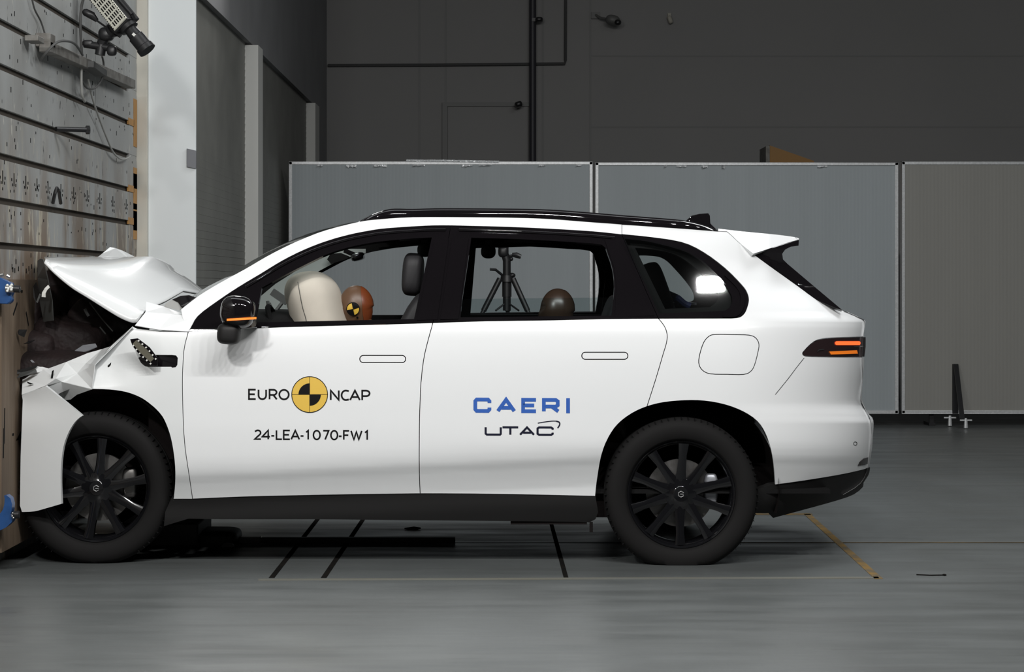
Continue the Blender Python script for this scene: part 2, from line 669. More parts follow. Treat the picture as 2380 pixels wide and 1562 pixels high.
# ------------------------------------------------------------------ outlines traced on the flank (photo pixels, nearest flank plane 485 px/m)
CANT_UP = sm([(420.5, 719), (464, 685.7), (515, 655), (571.6, 624), (617.7, 597), (663.8, 573), (707, 553.7), (758.6, 534.5),
              (835.5, 515.3), (882.5, 509.4), (959, 504.6), (1087, 504.6), (1200, 506), (1280, 509), (1383, 517), (1506, 525.5), (1600, 532), (1669, 537.5)], 3)
DLO_TOP = sm([(438, 770), (459, 735.6), (502.5, 702), (553.7, 667.7), (605, 637), (656, 606), (707, 580.6), (758.6, 560.7), (810, 546),
              (861, 535.8), (900, 530.7), (985, 525), (1036, 524), (1087, 525), (1180, 527.5), (1280, 532), (1378, 538), (1445, 545)], 3)
DLO_QTOP = sm([(1445, 545), (1506, 551), (1583, 563), (1634, 586), (1685.5, 624), (1724, 662.6), (1736, 680), (1740, 697), (1736, 715), (1730, 728), (1719, 737), (1700, 739.5)], 3)
BELT_Q = [(1700, 739.5), (1530, 740)]
BELT_R = sm([(1530, 740), (1404, 741), (1280, 744), (1130, 746), (1006, 750)], 2)
BELT_F = sm([(1006, 750), (900, 753.5), (780, 756.5), (656, 760), (579, 763.5), (502, 767), (438, 770)], 2)
SEAM_A = sm([(438, 771), (430, 800), (426, 830), (424, 880), (424.5, 930), (426, 985), (430.5, 1044), (440, 1108), (447.5, 1160)], 3)
SEAM_B = sm([(1006.5, 750), (995, 790.7), (985, 834), (978.5, 890), (975.5, 960), (974.3, 1050), (974.8, 1100), (976.5, 1147.5)], 3)
SEAM_C = sm([(1530, 740), (1544, 758), (1550.5, 777), (1549, 797), (1541, 824), (1524.5, 880), (1503.6, 945)], 3)
SILL_F = sm([(976.5, 1147.5), (823, 1149.5), (665, 1152.5), (550, 1155.5), (447.5, 1160)], 2)
SILL_R = sm([(1384, 1153.5), (1250, 1150.5), (1100, 1148), (976.5, 1147.5)], 2)
ARCH_R = sm([(1384, 1153.5), (1387.8, 1117), (1398, 1059), (1414, 1017.6), (1436.4, 985.6), (1468.4, 961), (1503.6, 945), (1542, 935.5), (1590, 931),
             (1638, 932), (1686, 941), (1727.7, 957), (1759.7, 979), (1779, 1008), (1791.7, 1046.5), (1798, 1085), (1801, 1127)], 3)
iC = min(range(len(ARCH_R)), key=lambda i: abs(ARCH_R[i][0] - 1503.6))
ARCH_F = sm([(214, 904.5), (256, 906), (294.6, 912), (328, 925), (352, 942), (368, 957), (381, 975), (393.7, 1007), (401.7, 1043), (406.5, 1085), (406.5, 1124), (403, 1160)], 3)
OPEN_F = sm([(609, 669), (656, 643), (707, 617), (759, 592), (810, 575.5), (861, 565), (900, 560), (960, 554.5)], 3) + [(1003, 552.5), (995, 590), (973, 690), (962, 741)] + [(593, 749)]
OPEN_R = [(1096, 553), (1200, 556)] + sm([(1280, 560), (1340, 564), (1398, 569), (1412, 590), (1424, 629), (1427, 668), (1424, 705), (1420, 733)], 2) + [(1071, 737), (1074, 701)]
B_SPLIT = sm([(1048, 524), (1036, 590), (1022, 670), (1006.5, 750)], 3)
C_SPLIT = [(1445, 545), (1474, 612), (1503, 680), (1530, 740)]

# =================================================================== THE CAR
car = empty('car', (0, 0.95, 0))
tag(car, 'white SUV with crumpled front end and yellow round door emblem, rammed against the plywood barrier', 'car')

# --- doors
HANDLE_F = rr(836, 826, 943, 843, 8.4)
HANDLE_R = rr(1352, 818.5, 1459.5, 835.5, 8.4)
fd = panel('front_door', BELT_F + SEAM_A[1:] + SILL_F[::-1][1:] + SEAM_B[::-1][1:-1], PAINT, car, holes=[HANDLE_F], gap=0.9, mats=[PAINT, GAP], rim_mi=1)
rd = panel('rear_door', BELT_R + SEAM_B[1:] + SILL_R[::-1][1:] + ARCH_R[1:iC + 1] + SEAM_C[::-1][1:-1], PAINT, car, holes=[HANDLE_R], gap=0.9, mats=[PAINT, GAP], rim_mi=1)
for d, h in ((fd, HANDLE_F), (rd, HANDLE_R)):
    ho = panel('door_handle', h, PAINT, d, mats=[PAINT, GAP], rim_mi=1, gap=1.3, off=-0.001, step=20)
    xs = [p[0] for p in h]; ys = [p[1] for p in h]
    panel('handle_pocket', rr(min(xs) - 3, min(ys) - 3, max(xs) + 3, max(ys) + 3, 10), GAP, d, off=0.011, step=30)
frame_f = panel('window_frame', DLO_TOP[:[i for i, p in enumerate(DLO_TOP) if p[0] < 1048][-1] + 1] + B_SPLIT + BELT_F[1:-1], GLOSSB, fd, holes=[OPEN_F], gap=0.5, thick=0.03, off=0.004)
frame_r = panel('window_frame', [(p) for p in DLO_TOP if p[0] > 1048] + C_SPLIT[1:] + BELT_R[1:-1] + B_SPLIT[::-1], GLOSSB, rd, holes=[OPEN_R], gap=0.5, thick=0.03, off=0.004)
panel('window_pane', [(1066, 700), (1080, 695), (1250, 693), (1432, 691), (1428, 738), (1066, 742)], GREENGLASS, rd, off=0.018, thick=0.004, back=False)
# belt line mouldings
panel('belt_moulding', sm([(1006, 744), (900, 747.5), (780, 750.5), (656, 754), (600, 756)], 3) + sm([(600, 761.5), (656, 759), (780, 755.5), (900, 752.5), (1006, 749)], 3), GLOSSB, fd, off=-0.004, thick=0.01)
panel('belt_moulding', sm([(1008, 744), (1130, 741), (1280, 738.5), (1404, 736), (1525, 735)], 3) + sm([(1527, 739.3), (1404, 740.3), (1280, 743.3), (1130, 745.3), (1008, 749)], 3), GLOSSB, rd, off=-0.004, thick=0.01)
for lo_, hi_, par_ in ((560, 1040, fd), (1056, 1440, rd)):
    tmb = MB(); tmb.tube([surf(p[0], p[1] + 10, -.001) for p in DLO_TOP if lo_ < p[0] < hi_], .007, 10); tmb.build('roof_moulding', GLOSSB, par_)
# B-pillar glossy covers
panel('pillar_cover', [(1010, 553), (1044, 553), (1017, 744), (968, 745), (985, 665)], GLOSSB, fd, off=-0.002, thick=0.006, gap=1)
panel('pillar_cover', [(1050, 553), (1090, 553), (1066, 742), (1022, 743)], GLOSSB, rd, off=-0.002, thick=0.006, gap=1)
panel('pillar_cover', [(1404, 556), (1441, 553), (1522, 735), (1428, 737), (1432, 668), (1428, 626)], GLOSSB, rd, off=-0.002, thick=0.006, gap=1)

# --- quarter panel with fuel flap, and rear bumper
FLAP = sm([(1648.7, 781), (1664, 777.3), (1700, 777.6), (1741, 779), (1757, 786), (1764, 800), (1762, 817), (1753.7, 849), (1744, 864), (1728, 870.4),
           (1690, 870.2), (1651, 869), (1632, 860), (1624, 843.7), (1627, 821), (1636, 795)], 3, True)
LAMP = [(2013, 782.5), (1970, 784)] + sm([(1920, 786), (1899.7, 790), (1884, 800), (1869, 815.5), (1865.5, 822), (1871.5, 828), (1900, 829.5)], 2) + [(1933, 830), (2010, 830), (2013, 806)]
SIL_Q = sm([(1751, 590), (1794.7, 622), (1856, 665.7), (1882, 685), (1907, 701.6), (1935.5, 713.6), (1961, 722)], 3) + sm([(1971, 724.6), (1992, 734), (2010, 744), (2012.5, 750), (2011, 759), (2008.5, 775), (2009, 783)], 3)
QUARTER = ([(1445, 545)] + DLO_QTOP[1:] + BELT_Q[1:] + SEAM_C[1:] + ARCH_R[iC + 1:]
           + sm([(1801, 1127), (1870, 1117.5), (1946.5, 1105), (1985, 1097), (2010, 1091), (2020.5, 1086)], 2)[1:]
           + sm([(2021.5, 1080), (2024, 1063), (2028, 1040), (2030, 1008), (2031.5, 985), (2028, 970), (2018, 960.5), (2010, 945), (2004, 927), (2005, 896), (2008, 860), (2009.5, 833)], 2)
           + LAMP[::-1][1:-1] + SIL_Q[::-1]
           + sm([(1751, 590), (1728, 572), (1712, 558.5), (1702.5, 549)], 2)[1:] + [(1690, 538.5), (1669, 537.5)] + [p for p in CANT_UP[::-1] if 1446 < p[0] < 1668] + [(1445, 521.6)])
qp = panel('quarter_panel', QUARTER, PAINT, car, holes=[FLAP], gap=0.9)
panel('fuel_flap', FLAP, PAINT, qp, gap=1.0, mats=[PAINT, GAP], rim_mi=1)
panel('flap_pocket', inset(clean(FLAP), -4), GAP, qp, off=0.011, step=40)
strokes('bumper_seam', [sm([(1869, 832), (1850, 856), (1832, 880), (1802, 917)], 4)], 1.2, GAP, qp)
# cant rail (roof side) from the windscreen pillar back
cant = panel('roof_side_rail', [(438, 768)] + [p for p in DLO_TOP if p[0] > 440] + [(1445, 545)] + [(1445, 521.6)] + [p for p in CANT_UP[::-1] if p[0] < 1445] + [(424, 738)], PAINT, car, gap=0.4, thick=0.02)
# rear valance and sill in satin black
VAL_TOP = sm([(1801, 1127), (1870, 1117.5), (1946.5, 1105), (1985, 1097), (2010, 1091), (2022, 1086)], 2)
panel('rear_valance', VAL_TOP + sm([(2022, 1090), (2018.7, 1104), (2007, 1122), (2005.6, 1131.7), (1985, 1149), (1946.5, 1163), (1876, 1182.7), (1796.8, 1204)], 2) + [(1786, 1193), (1756, 1193), (1754, 1140), (1790, 1128)], SATINB, car, off=0.006, thick=0.05)
panel('rocker_panel', [(398, 1158)] + SILL_F[::-1] + SILL_R[::-1][1:] + [(1390, 1190), (1384, 1207), (1369, 1214.5), (1350, 1213), (1100, 1210.5), (744, 1207), (514, 1207), (438, 1205.6), (410, 1214), (381, 1223), (384, 1190)], SATINB, car, off=0.004, thick=0.08)
# reflector and parking sensor in the rear bumper
panel('reflector', [(1994, 1083), (1998, 1074), (2008, 1066), (2018, 1063), (2017, 1078), (2010, 1081)], LAMPBODY, qp, off=-0.004, thick=0.006)
panel('parking_sensor', circ(1988, 1031, 4.6, 20), GREYTRIM, qp, off=-0.001, thick=0.003, holes=[circ(1988, 1031, 3.4, 20)])
# --- tail lamp
tl = panel('tail_lamp', LAMP, LAMPBODY, car, gap=1.0, off=0.004, thick=0.03)
panel('running_light', rr(1942, 793, 2000, 802, 4), REDLAMP, tl, off=-0.003, thick=0.004)
panel('turn_signal', [(1928, 817), (1992, 814), (1994, 822), (1932, 824)], AMBER_D, tl, off=-0.003, thick=0.004)
strokes('lamp_bezel', [[(1900, 817), (1904, 813), (1915, 812)]], 2, CHROME, tl, off=-.003)
strokes('lamp_bezel', [[(1985, 806), (2008, 805)]], 2, CHROME, tl, off=-.003)

# --- quarter window
QW = DLO_QTOP + BELT_Q[1:] + C_SPLIT[::-1][1:-1]
QOPEN = sm([(1453, 556), (1506, 562), (1583, 582), (1621, 602), (1660, 637), (1690, 672), (1701, 692), (1698, 710), (1685, 722)], 3) + [(1532, 728)]
qf = panel('quarter_window', QW, GLOSSB, car, holes=[QOPEN], gap=0.6, thick=0.02, off=0.003)


QG0 = P(1652, 661, side_y(1652, 661) + .012)
_n0 = surf_n(1625, 660)
_best = min(LAMP_X, key=lambda lx: -(((Vector((lx, LAMP_Y, LAMP_Z)) - QG0).normalized() + (Vector((0, -CAMD, CAMZ)) - QG0).normalized()).normalized().dot(_n0)))
QGN = ((Vector((_best, LAMP_Y, LAMP_Z)) - QG0).normalized() + (Vector((0, -CAMD, CAMZ)) - QG0).normalized()).normalized()


def quarter_glass_y(px, py):
    """flat pane"""
    c = Vector((0, -CAMD, CAMZ))
    d = P(px, py, 0) - c
    return (c + d * ((QG0 - c).dot(QGN) / d.dot(QGN))).y


panel('window_pane', inset(clean(QOPEN), -4), TINT, qf, D=quarter_glass_y, off=0.0, back=False, step=40)
panel('gloss_moulding', sm([(1684, 640), (1712, 668), (1722, 690), (1718, 712), (1706, 726), (1680, 731)], 4) + sm([(1680, 737), (1712, 735), (1727, 718), (1731, 692), (1722, 668), (1690, 632)], 4), GLOSSB, qf, off=-0.006, thick=0.012)

# --- spoiler
sp = panel('spoiler', sm([(1669, 531), (1728, 537.6), (1805, 545), (1846, 550.4), (1857.4, 554)], 3) + [(1857, 557), (1830.5, 564.5), (1751, 590)] + sm([(1728, 572), (1712, 558.5), (1702.5, 549)], 2) + [(1690, 538.5), (1669, 537.5)], PAINT, car, gap=0.5,
           D=lambda x, y: side_y(min(x, 1790), 560) + (560 - y) * 0.0025 + max(0, x - 1790) * 0.002, thick=0.03)
panel('spoiler_fin', [(1752, 590.5), (1830.5, 565.5), (1857, 558), (1856, 571), (1838, 573.5), (1825, 580), (1818, 590), (1820, 603), (1830, 613), (1882, 657), (1958, 721), (1935.5, 713), (1907, 701), (1882, 684.5), (1856, 665), (1794.7, 621.5)], GLOSSB, car, off=0.01,
      D=lambda x, y: side_y(min(x, 1740 + (y - 560) * 1.1), y), thick=0.04)

# --- fender (near side), folded cowl flap and crumpled nose
FLAPSLOT = [(322, 832)] + sm([(328, 843), (338, 851), (350, 852)], 2) + [(398, 852), (400, 854), (408, 853), (411.5, 848), (412.5, 832), (409, 827), (400, 825.8), (365, 825.5), (335, 826)]
fe = panel('fender', [(318, 763), (370, 768), (437, 771.5)] + SEAM_A[1:] + [(403, 1160)] + ARCH_F[::-1][1:] + [(216, 880), (221, 848), (256, 806), (290, 775), (309, 759)], PAINT_R, car, holes=[FLAPSLOT], gap=0.7,
           D=lambda x, y: side_y(max(x, 250), y) + 0.05 * max(0, min(1, (300 - x) / 90)) * max(0, min(1, (900 - y) / 120)) + 0.02 * math.exp(-((y - 850) / 45) ** 2) * max(0, min(1, (380 - x) / 120)))
panel('camera_pocket', inset(clean(FLAPSLOT), -4), GLOSSB, fe, off=0.016, step=40)
facets('fender_flange', [(313.8, 757, .04), (338, 726.5, .12), (400, 731, .115), (457, 736.7, .10), (438, 771, .062), (370, 767, .05), (340, 702, .20), (381.7, 713.7, .19), (422.6, 729, .16), (445, 735, .12)],
       [(0, 5, 2, 1), (5, 4, 3, 2), (1, 2, 7, 6), (2, 3, 9, 8), (2, 8, 7)], PAINT, fe)
facets('crumpled_nose', [(309, 759, .05), (221, 848, .03), (214, 904.5, .02), (256, 806, .16), (238, 812, .20), (205, 821, .20), (154, 842, .17), (113, 857, .17), (87, 849.5, .20), (64, 866, .22),
                         (53, 878, .20), (51, 918, .12), (106, 897, .09), (143, 887, .10), (180, 868, .15), (303, 781, .10), (130, 880, .08), (200, 845, .15)],
       [(0, 15, 3, 1), (3, 4, 17, 1), (4, 5, 17), (1, 17, 14, 2), (17, 5, 6, 14), (6, 7, 16, 14), (14, 16, 13), (14, 13, 2), (7, 8, 9, 10, 12, 16), (10, 11, 12), (12, 13, 16)], PAINT_R, fe)
facets('folded_lip', [(143, 887, .10), (214, 904.5, .02), (179, 917, .10), (165, 928, .14), (106, 897, .10), (192, 966, .10), (150, 930, .16)], [(0, 1, 2, 3, 6), (4, 0, 6), ], PAINT_R, fe)
panel('torn_slot', [(118, 878), (121, 862), (125, 860), (122, 880)], GAP, fe, D=lambda x, y: .088, off=0, thick=.004)
panel('torn_slot', [(63, 887), (78, 893), (70, 893.5), (64, 891)], GAP, fe, D=lambda x, y: .12, off=0, thick=.004)
# torn camera garnish dangling out of the fender slot
g = MB()
ga, gb = P(309, 790, -.03), P(362, 846, -.02)
ax = (gb - ga).normalized(); up = Vector((0, -1, 0)).cross(ax).normalized()
Rg = Matrix((ax, Vector((0, 1, 0)), up)).transposed()
Lg = (gb - ga).length
g.prism([ga + Rg @ Vector(p) for p in ((-.012, 0, -.008), (0.01, 0, .022), (Lg * .5, 0, .034), (Lg * .9, 0, .026), (Lg + .012, 0, 0.0), (Lg * .95, 0, -.022), (Lg * .5, 0, -.028), (0.02, 0, -.022))], (0, .008, 0))
gar = g.build('dangling_garnish', GLOSSB, fe, bevel=.002)
g = MB()
for k in range(6):
    for s_, mi in ((.018, 0), (-.017, 0)):
        c = ga + Rg @ Vector((Lg * (.14 + .15 * k), -.004, s_ * (1.25 - abs(k - 2.5) * .12)))
        g.box((-.0035, -.004, -.0035), (.0035, .002, .0035), 0, Matrix.Translation(c) @ Rg.to_4x4())
g.build_each('clip', WHITEPLASTIC, gar)
g = MB()
g.prism([ga + Rg @ Vector(p) for p in ((.012, -.002, -.013), (.012, -.002, .012), (Lg * .5, -.002, .017), (Lg * .85, -.002, .012), (Lg * .85, -.002, -.012), (Lg * .5, -.002, -.016))], (0, .003, 0))
g.build('garnish_backing', OLIVE, gar)
# --- front bumper corner
BUMP = [(106, 897), (184, 959.6), (192, 966)] + sm([(192, 966), (181, 974), (169.7, 987), (157, 1010), (147, 1040), (142, 1080), (141, 1124), (143, 1171)], 3)[1:] + sm([(143, 1171), (112, 1180), (80, 1188.5), (51, 1190)], 3)[1:] + [(46.4, 1175), (48, 1060), (52.8, 930), (51, 919)]
bp = panel('front_bumper', BUMP, PAINT_R, car, D=lambda x, y: -.035 + .13 * max(0, (192 - x) / 145) + .03 * math.exp(-((y - 930) / 40) ** 2) * (1 - min(1, max(0, (x - 60) / 120))), thick=.02)

# --- far-side twins
for o in (fd, rd, qp, cant, fe, bp):
    flip(o)
for o, par in ((frame_f, fd), (frame_r, rd), (qf, car)):
    flip(o)

# --- hood
def c3(pts, ys, n=26):
    q = resample([(p[0], p[1], 0) for p in sm(pts, 5)], n)
    out = []
    for i, p in enumerate(q):
        y = ys if not callable(ys) else ys(i / (n - 1))
        out.append(P(p.x, p.y, y))
    return out


hN = c3([(102, 613), (128, 639), (166, 670), (205, 694), (256, 726), (282, 741), (307, 751), (320, 750)], .17)
hN2 = c3([(103, 609), (130, 634), (168, 664), (208, 688), (258, 718), (286, 733), (312, 742), (330, 735)], .175)
hC = c3([(104, 606), (140, 622), (190, 647), (230, 668), (270, 690), (308, 708), (338, 724)], .26)
hM = c3([(103, 603.5), (150, 610), (215, 622), (270, 640), (320, 665), (356, 690), (384, 703)], .50)
hM2 = c3([(102.5, 602.5), (150, 604), (217, 610), (280, 616), (340, 632), (385, 655), (425, 679)], .72)
hR = c3([(102.5, 602), (143, 602), (218, 603), (282, 602.5), (330, 601.5), (356, 603), (372, 621), (410, 646), (435, 665), (463, 686)], .95)
hF = [P(VPX + (p[0]), p[1], 1.4) for p in []]


def zdrop(cv, y, dz):
    return [Vector((p.x, y, p.z + dz)) for p in cv]


hF1 = zdrop(hR, 1.35, -.015); hF2 = zdrop(hR, 1.72, -.07)
hood = MB().loft([hN, hN2, hC, hM, hM2, hR, hF1, hF2]).build('hood', PAINT_R, car, angle=50)
s = hood.modifiers.new('solidify', 'SOLIDIFY'); s.thickness = .012; s.offset = 1
facets('buckled_ridge', [(224, 601, 1.1), (238, 590, 1.15), (256, 575, 1.2), (268, 577.5, 1.2), (284, 583, 1.22), (320, 601, 1.25), (300, 603, 1.0), (250, 596, 1.08)], [(0, 1, 7), (1, 2, 3, 7), (3, 4, 6, 7), (4, 5, 6), (0, 7, 6)], PAINT_R, hood)
# front edge of the hood: folded-down leading edge and grille trim
facets('hood_leading_edge', [(101, 603, .19), (104, 616, .165), (112, 650, .2), (122, 700, .26), (124, 745, .3), (102, 748, .36), (93, 700, .34), (88, 645, .34), (88, 606, .34), (95, 601, .28)],
       [(0, 1, 2, 7, 8, 9), (2, 3, 6, 7), (3, 4, 5, 6)], GREYTRIM, hood)
facets('latch_comb', [(97, 690, .155), (98, 680, .155), (104, 670, .15), (112, 662, .15), (116, 668, .15), (110, 674, .15), (106, 682, .15), (106, 691, .155)], [(0, 1, 6, 7), (1, 2, 5, 6), (2, 3, 4, 5)], WHITEPLASTIC, hood)

facets('cowl_gap', [(400, 697, .19), (420, 688, .17), (440, 686.5, .16), (456, 692, .15), (438, 709, .14), (425, 720, .13), (420, 712, .14), (414, 703, .16)], [(0, 1, 2, 3, 4, 5, 6, 7)], GLOSSB, hood)
facets('cowl_panel', [(382, 713, .2), (387, 705, .2), (400, 697, .19), (414, 703, .165), (420, 712, .145), (418, 722, .14)], [(0, 1, 2, 3, 4, 5)], mat('pale_cowl_plastic', (.40, .40, .39), .6), hood)
# --- engine bay
eb = MB()
for (cx, cy, yy, rx, ry, rz, a) in ((180, 800, .75, .20, .36, .14, .2), (140, 740, .95, .11, .4, .17, -.3), (235, 765, .8, .14, .3, .10, .5), (110, 820, .6, .09, .26, .12, .1), (250, 740, 1.1, .2, .4, .1, .3),
                                    (150, 690, 1.1, .12, .3, .14, .1), (100, 760, .8, .06, .3, .2, 0), (200, 730, .62, .07, .12, .07, .7)):
    eb.sell(P(cx, cy, yy), (rx, ry, rz), .5, .5, Matrix.Rotation(a, 3, 'Y'))
eb.sell(P(190, 860, .8), (.3, .62, .12), .4, .4)
eb.build('engine', DARKRED, car)
fw = MB(); fw.box((-2.15, .30, .45), (-1.5, 1.6, .80)); fw.box((-1.72, .2, .5), (-1.60, 1.7, 1.12)); fw.box((-1.95, .5, .45), (-1.60, 1.4, 1.10))
fw.build('firewall', LINER, car)
facets('strut_tower_cover', [(150, 838, .3), (175, 815, .34), (193, 803, .36), (222, 799, .34), (226, 806, .32), (205, 815, .3), (178, 824, .3), (154, 842, .28)], [(0, 1, 6, 7), (1, 2, 5, 6), (2, 3, 4, 5)], LITEMETAL, car)
tb = MB()
tb.tube([P(208, 703, .35), P(236, 740, .36), P(262, 770, .37)], .0035, 6)
tb.tube([P(197, 718, .36), P(206, 735, .36)], .008, 6)
tb.tube([P(232, 760, .36), P(245, 776, .37)], .004, 6)
tb.tube([P(124, 818, .3), P(142, 830, .3)], .002, 5)
tb.build_each('torn_strut', GREYTRIM, car)
# torn plastic at the nose
for vs, m_ in (([(20, 877, .1), (28, 862, .12), (55, 857, .14), (88, 848, .16), (84, 855, .16), (52, 866, .14)], SATINB), ([(48, 866, .12), (84, 858, .14), (86, 866, .14), (56, 874, .12), (38, 880, .12)], GREYTRIM),
               ([(41, 772, .1), (44, 766, .1), (63, 766, .12), (56, 784, .12), (43, 778, .1)], SATINB), ([(54, 857, .2), (58, 842, .22), (70, 836, .24), (66, 850, .22)], SATINB), ([(62, 856, .19), (66, 840, .2), (74, 848, .2), (80, 851, .19)], WHITEPLASTIC),
               ([(70, 838, .19), (74, 836, .19), (88, 848, .19), (84, 850, .19)], LITEMETAL), ([(24, 888, .08), (34, 878, .1), (36, 882, .1)], SATINB), ([(84, 656, .3), (91, 680, .3), (85, 705, .32), (78, 690, .32), (78, 665, .32)], SATINB), ([(84, 702, .2), (92, 682, .2), (96, 684, .2), (88, 704, .2)], GREYTRIM),
               ([(55, 799, .2), (66, 794, .24), (82, 790, .3), (70, 797, .24)], SATINB), ([(64, 866, .16), (88, 852, .18), (113, 857, .165), (90, 866, .155)], PAINT_R)):
    facets('torn_trim', vs, [tuple(range(len(vs)))], m_, car)
# front inner structure behind the bumper and in the wheelhouse
iw = MB()
iw.box((-2.30, .25, .25), (-2.15, 1.65, .85)); iw.box((-2.28, .5, .6), (-1.9, 1.4, 1.0))
iw.build_each('crash_beam', LINER, car)


def wheelhouse(cx, cz, r, y0, y1, kz=1.02):
    mb = MB()
    prof_ = [(r, y0), (r, y1), (0.02, y1)]
    n = 40; vs, fs = [], []
    for rr_, h in prof_:
        for k in range(n + 1):
            a = math.radians(-14 + 208 * k / n)
            vs.append((cx + rr_ * math.cos(a), h, cz + rr_ * math.sin(a) * kz))
    for i in range(2):
        for k in range(n):
            fs.append((i*(n+1) + k, i*(n+1) + k + 1, (i+1)*(n+1) + k + 1, (i+1)*(n+1) + k))
    mb.add(vs, fs)
    return mb.build('wheelhouse_liner', LINER, car)


for ya, yb in ((.10, .62), (W - .10, W - .62)):
    wheelhouse(-1.965, .36, .43, ya, yb, 1.18); wheelhouse(.875, .36, .475, ya, yb)

# --- roof, windscreen, tail, floor, interior shell
def mir(c):
    return [Vector((p.x, W - p.y, p.z)) for p in c]


roof_e = [surf(p[0], p[1] + 1, .004) for p in CANT_UP if p[0] > 830]


def cross(e, lift, n=9, fwd=0.0):
    rows = []
    for j in range(n):
        t = j / (n - 1)
        b = 4 * t * (1 - t)
        rows.append([Vector((p.x + fwd * b, p.y + (W - 2 * p.y) * t, p.z + lift * b)) for p in e])
    return rows


rf = MB().loft(cross(roof_e, .02)).build('roof', GLOSSB, car)
hl = MB().loft(cross([p + Vector((0, .05, -.075)) for p in roof_e], .02)).build('headliner', INTER, car)
ws_e = [surf(p[0], p[1] + 1.5, .006) for p in CANT_UP if p[0] < 836]
MB().loft(cross(ws_e, .012, 11, -.10)).build('windscreen', CLEAR, car)
tail_e = [surf(p[0] - 1, p[1], .003) for p in sm([(1820, 603), (1882, 657), (1958, 721)], 4)]
MB().loft(cross([P(p[0], p[1], .50) for p in sm([(1800, 600), (1870, 660), (1950, 722)], 4)], .0, 9, .03)).build('rear_window', DARKGLASS, car)
tg = [P(p[0], p[1], side_y(p[0] - 2, p[1]) - .01) for p in sm([(1961, 722), (1995, 737), (2010, 748), (2006, 785), (2004, 835), (2006, 880), (2001, 927), (2013, 955), (2026, 985), (2024, 1040), (2018, 1086), (2000, 1124), (1960, 1150)], 3)]
MB().loft(cross(tg, .0, 9, .03)).build('tailgate', PAINT, car)
sp_e = [P(p[0], p[1] + 1, .55) for p in ((1669, 531), (1728, 537.6), (1805, 545), (1850, 551), (1855, 556), (1800, 573), (1765, 583))]
MB().loft(cross(sp_e, .0, 7)).build('spoiler_blade', PAINT, sp)
# roof rail (near + far) and shark fin antenna
RT = sm([(834, 514.5), (852, 505), (869.6, 496.5), (895, 488), (918, 484.8), (959, 485.5), (1010, 484), (1087, 484), (1200, 485), (1280, 487), (1352, 492), (1429, 498.5), (1506, 504.5), (1590, 512), (1640, 524), (1670, 537)], 3)
cu = pchip([p[0] for p in CANT_UP], [p[1] for p in CANT_UP])
secs = []
for p in RT:
    b = max(cu(p[0]) + .5, p[1] + 1.5); t = p[1]; h = b - t
    y0 = side_y(p[0], cu(p[0]))
    secs.append([P(p[0], b, y0 + .0), P(p[0], b - .35 * h, y0 - .002), P(p[0], b - .75 * h, y0 + .006), P(p[0], t + .04 * h, y0 + .022), P(p[0], t, y0 + .045), P(p[0], t + .02 * h, y0 + .065), P(p[0], b, y0 + .075)])
rl = MB().loft(secs).build('roof_rail', GLOSSB, car)
MB().loft([[Vector((q.x, W - q.y, q.z)) for q in s_] for s_ in secs]).build('roof_rail', GLOSSB, car)
an = MB()
A = [(1578, 530, 0), (1592, 516, .012), (1608, 502, .010), (1626, 498, .009), (1646, 496.5, .008), (1650, 502, .008), (1651, 520, .018), (1668, 537, .03)]
an.loft([[P(x, y, .95 - w_) for x, y, w_ in A], [P(x, y - 1, .95) for x, y, w_ in A], [P(x, y, .95 + w_) for x, y, w_ in A]])
an.loft([[P(x, 540, .95 - w_ * 2.6) for x, y, w_ in A], [P(x, y, .95 - w_) for x, y, w_ in A]])
an.build('shark_fin_antenna', GLOSSB, car, angle=60)

# floor pan / underbody
ub = MB()
ub.box((-1.55, .16, .22), (.55, 1.74, .34)); ub.box((.45, .35, .24), (1.35, 1.55, .45)); ub.box((1.3, .5, .28), (1.58, 1.4, .42))
ub.box((-2.2, .45, .22), (-1.5, 1.45, .40)); ub.box((.05, .12, .19), (.42, .22, .24))
ub.tube([(.84, .2, .34), (.84, 1.7, .34)], .035); ub.tube([(-1.965, .2, .36), (-1.965, 1.7, .36)], .03)
ub.build('underbody', LINER, car)

# inner side shells (dark) so that nothing shines through the panel gaps
BODY_IN = [(330, 775), (440, 772), (1700, 741), (1780, 720), (1850, 760), (1855, 1100), (1806, 1120), (1796, 1046), (1764, 980), (1690, 938), (1590, 928), (1500, 942), (1432, 985), (1392, 1059), (1378, 1150), (1378, 1200), (412, 1200), (409, 1085), (384, 975), (330, 922), (260, 903), (250, 850)]
sh = panel('inner_shell', BODY_IN, GAP, car, off=.03, thick=.01, step=40, D=lambda x, y: side_y(min(x, 1900), y))
flip(sh)

# far trim with the window openings seen through the cabin
SCL = .884


def far(p):
    return (VPX + (p[0] - VPX) * SCL, VPY + (p[1] - VPY) * SCL)


TRIM_OUT = [far(p) for p in CANT_UP if 440 < p[0] < 1669] + [far(p) for p in ((1720, 555), (1751, 592), (1850, 664), (1950, 724), (1950, 1000), (440, 1000))]
F_FRONT = [(655, 733), (690, 690), (712, 650), (743, 629), (775, 612), (810, 598), (850, 588)] + sm([(900, 579), (960, 571), (1000, 568), (1016, 585), (1024, 640), (1026, 733)], 3)
F_REAR = [(1106, 577), (1240, 573)] + sm([(1340, 577), (1372, 580), (1386, 588), (1406, 637), (1402, 690), (1398, 732)], 3) + [(1093, 732)]
F_QTR = [(1486, 594)] + sm([(1500, 594), (1530, 597), (1550, 607), (1570, 627), (1592, 652), (1608, 674), (1614, 690), (1611, 700), (1598, 704)], 3) + [(1486, 704)]
panel('inner_trim', TRIM_OUT, INTER, car, holes=[F_FRONT, F_REAR, F_QTR], D=lambda x, y: 1.62 + (y - 666) * .0004, thick=.03, step=60)
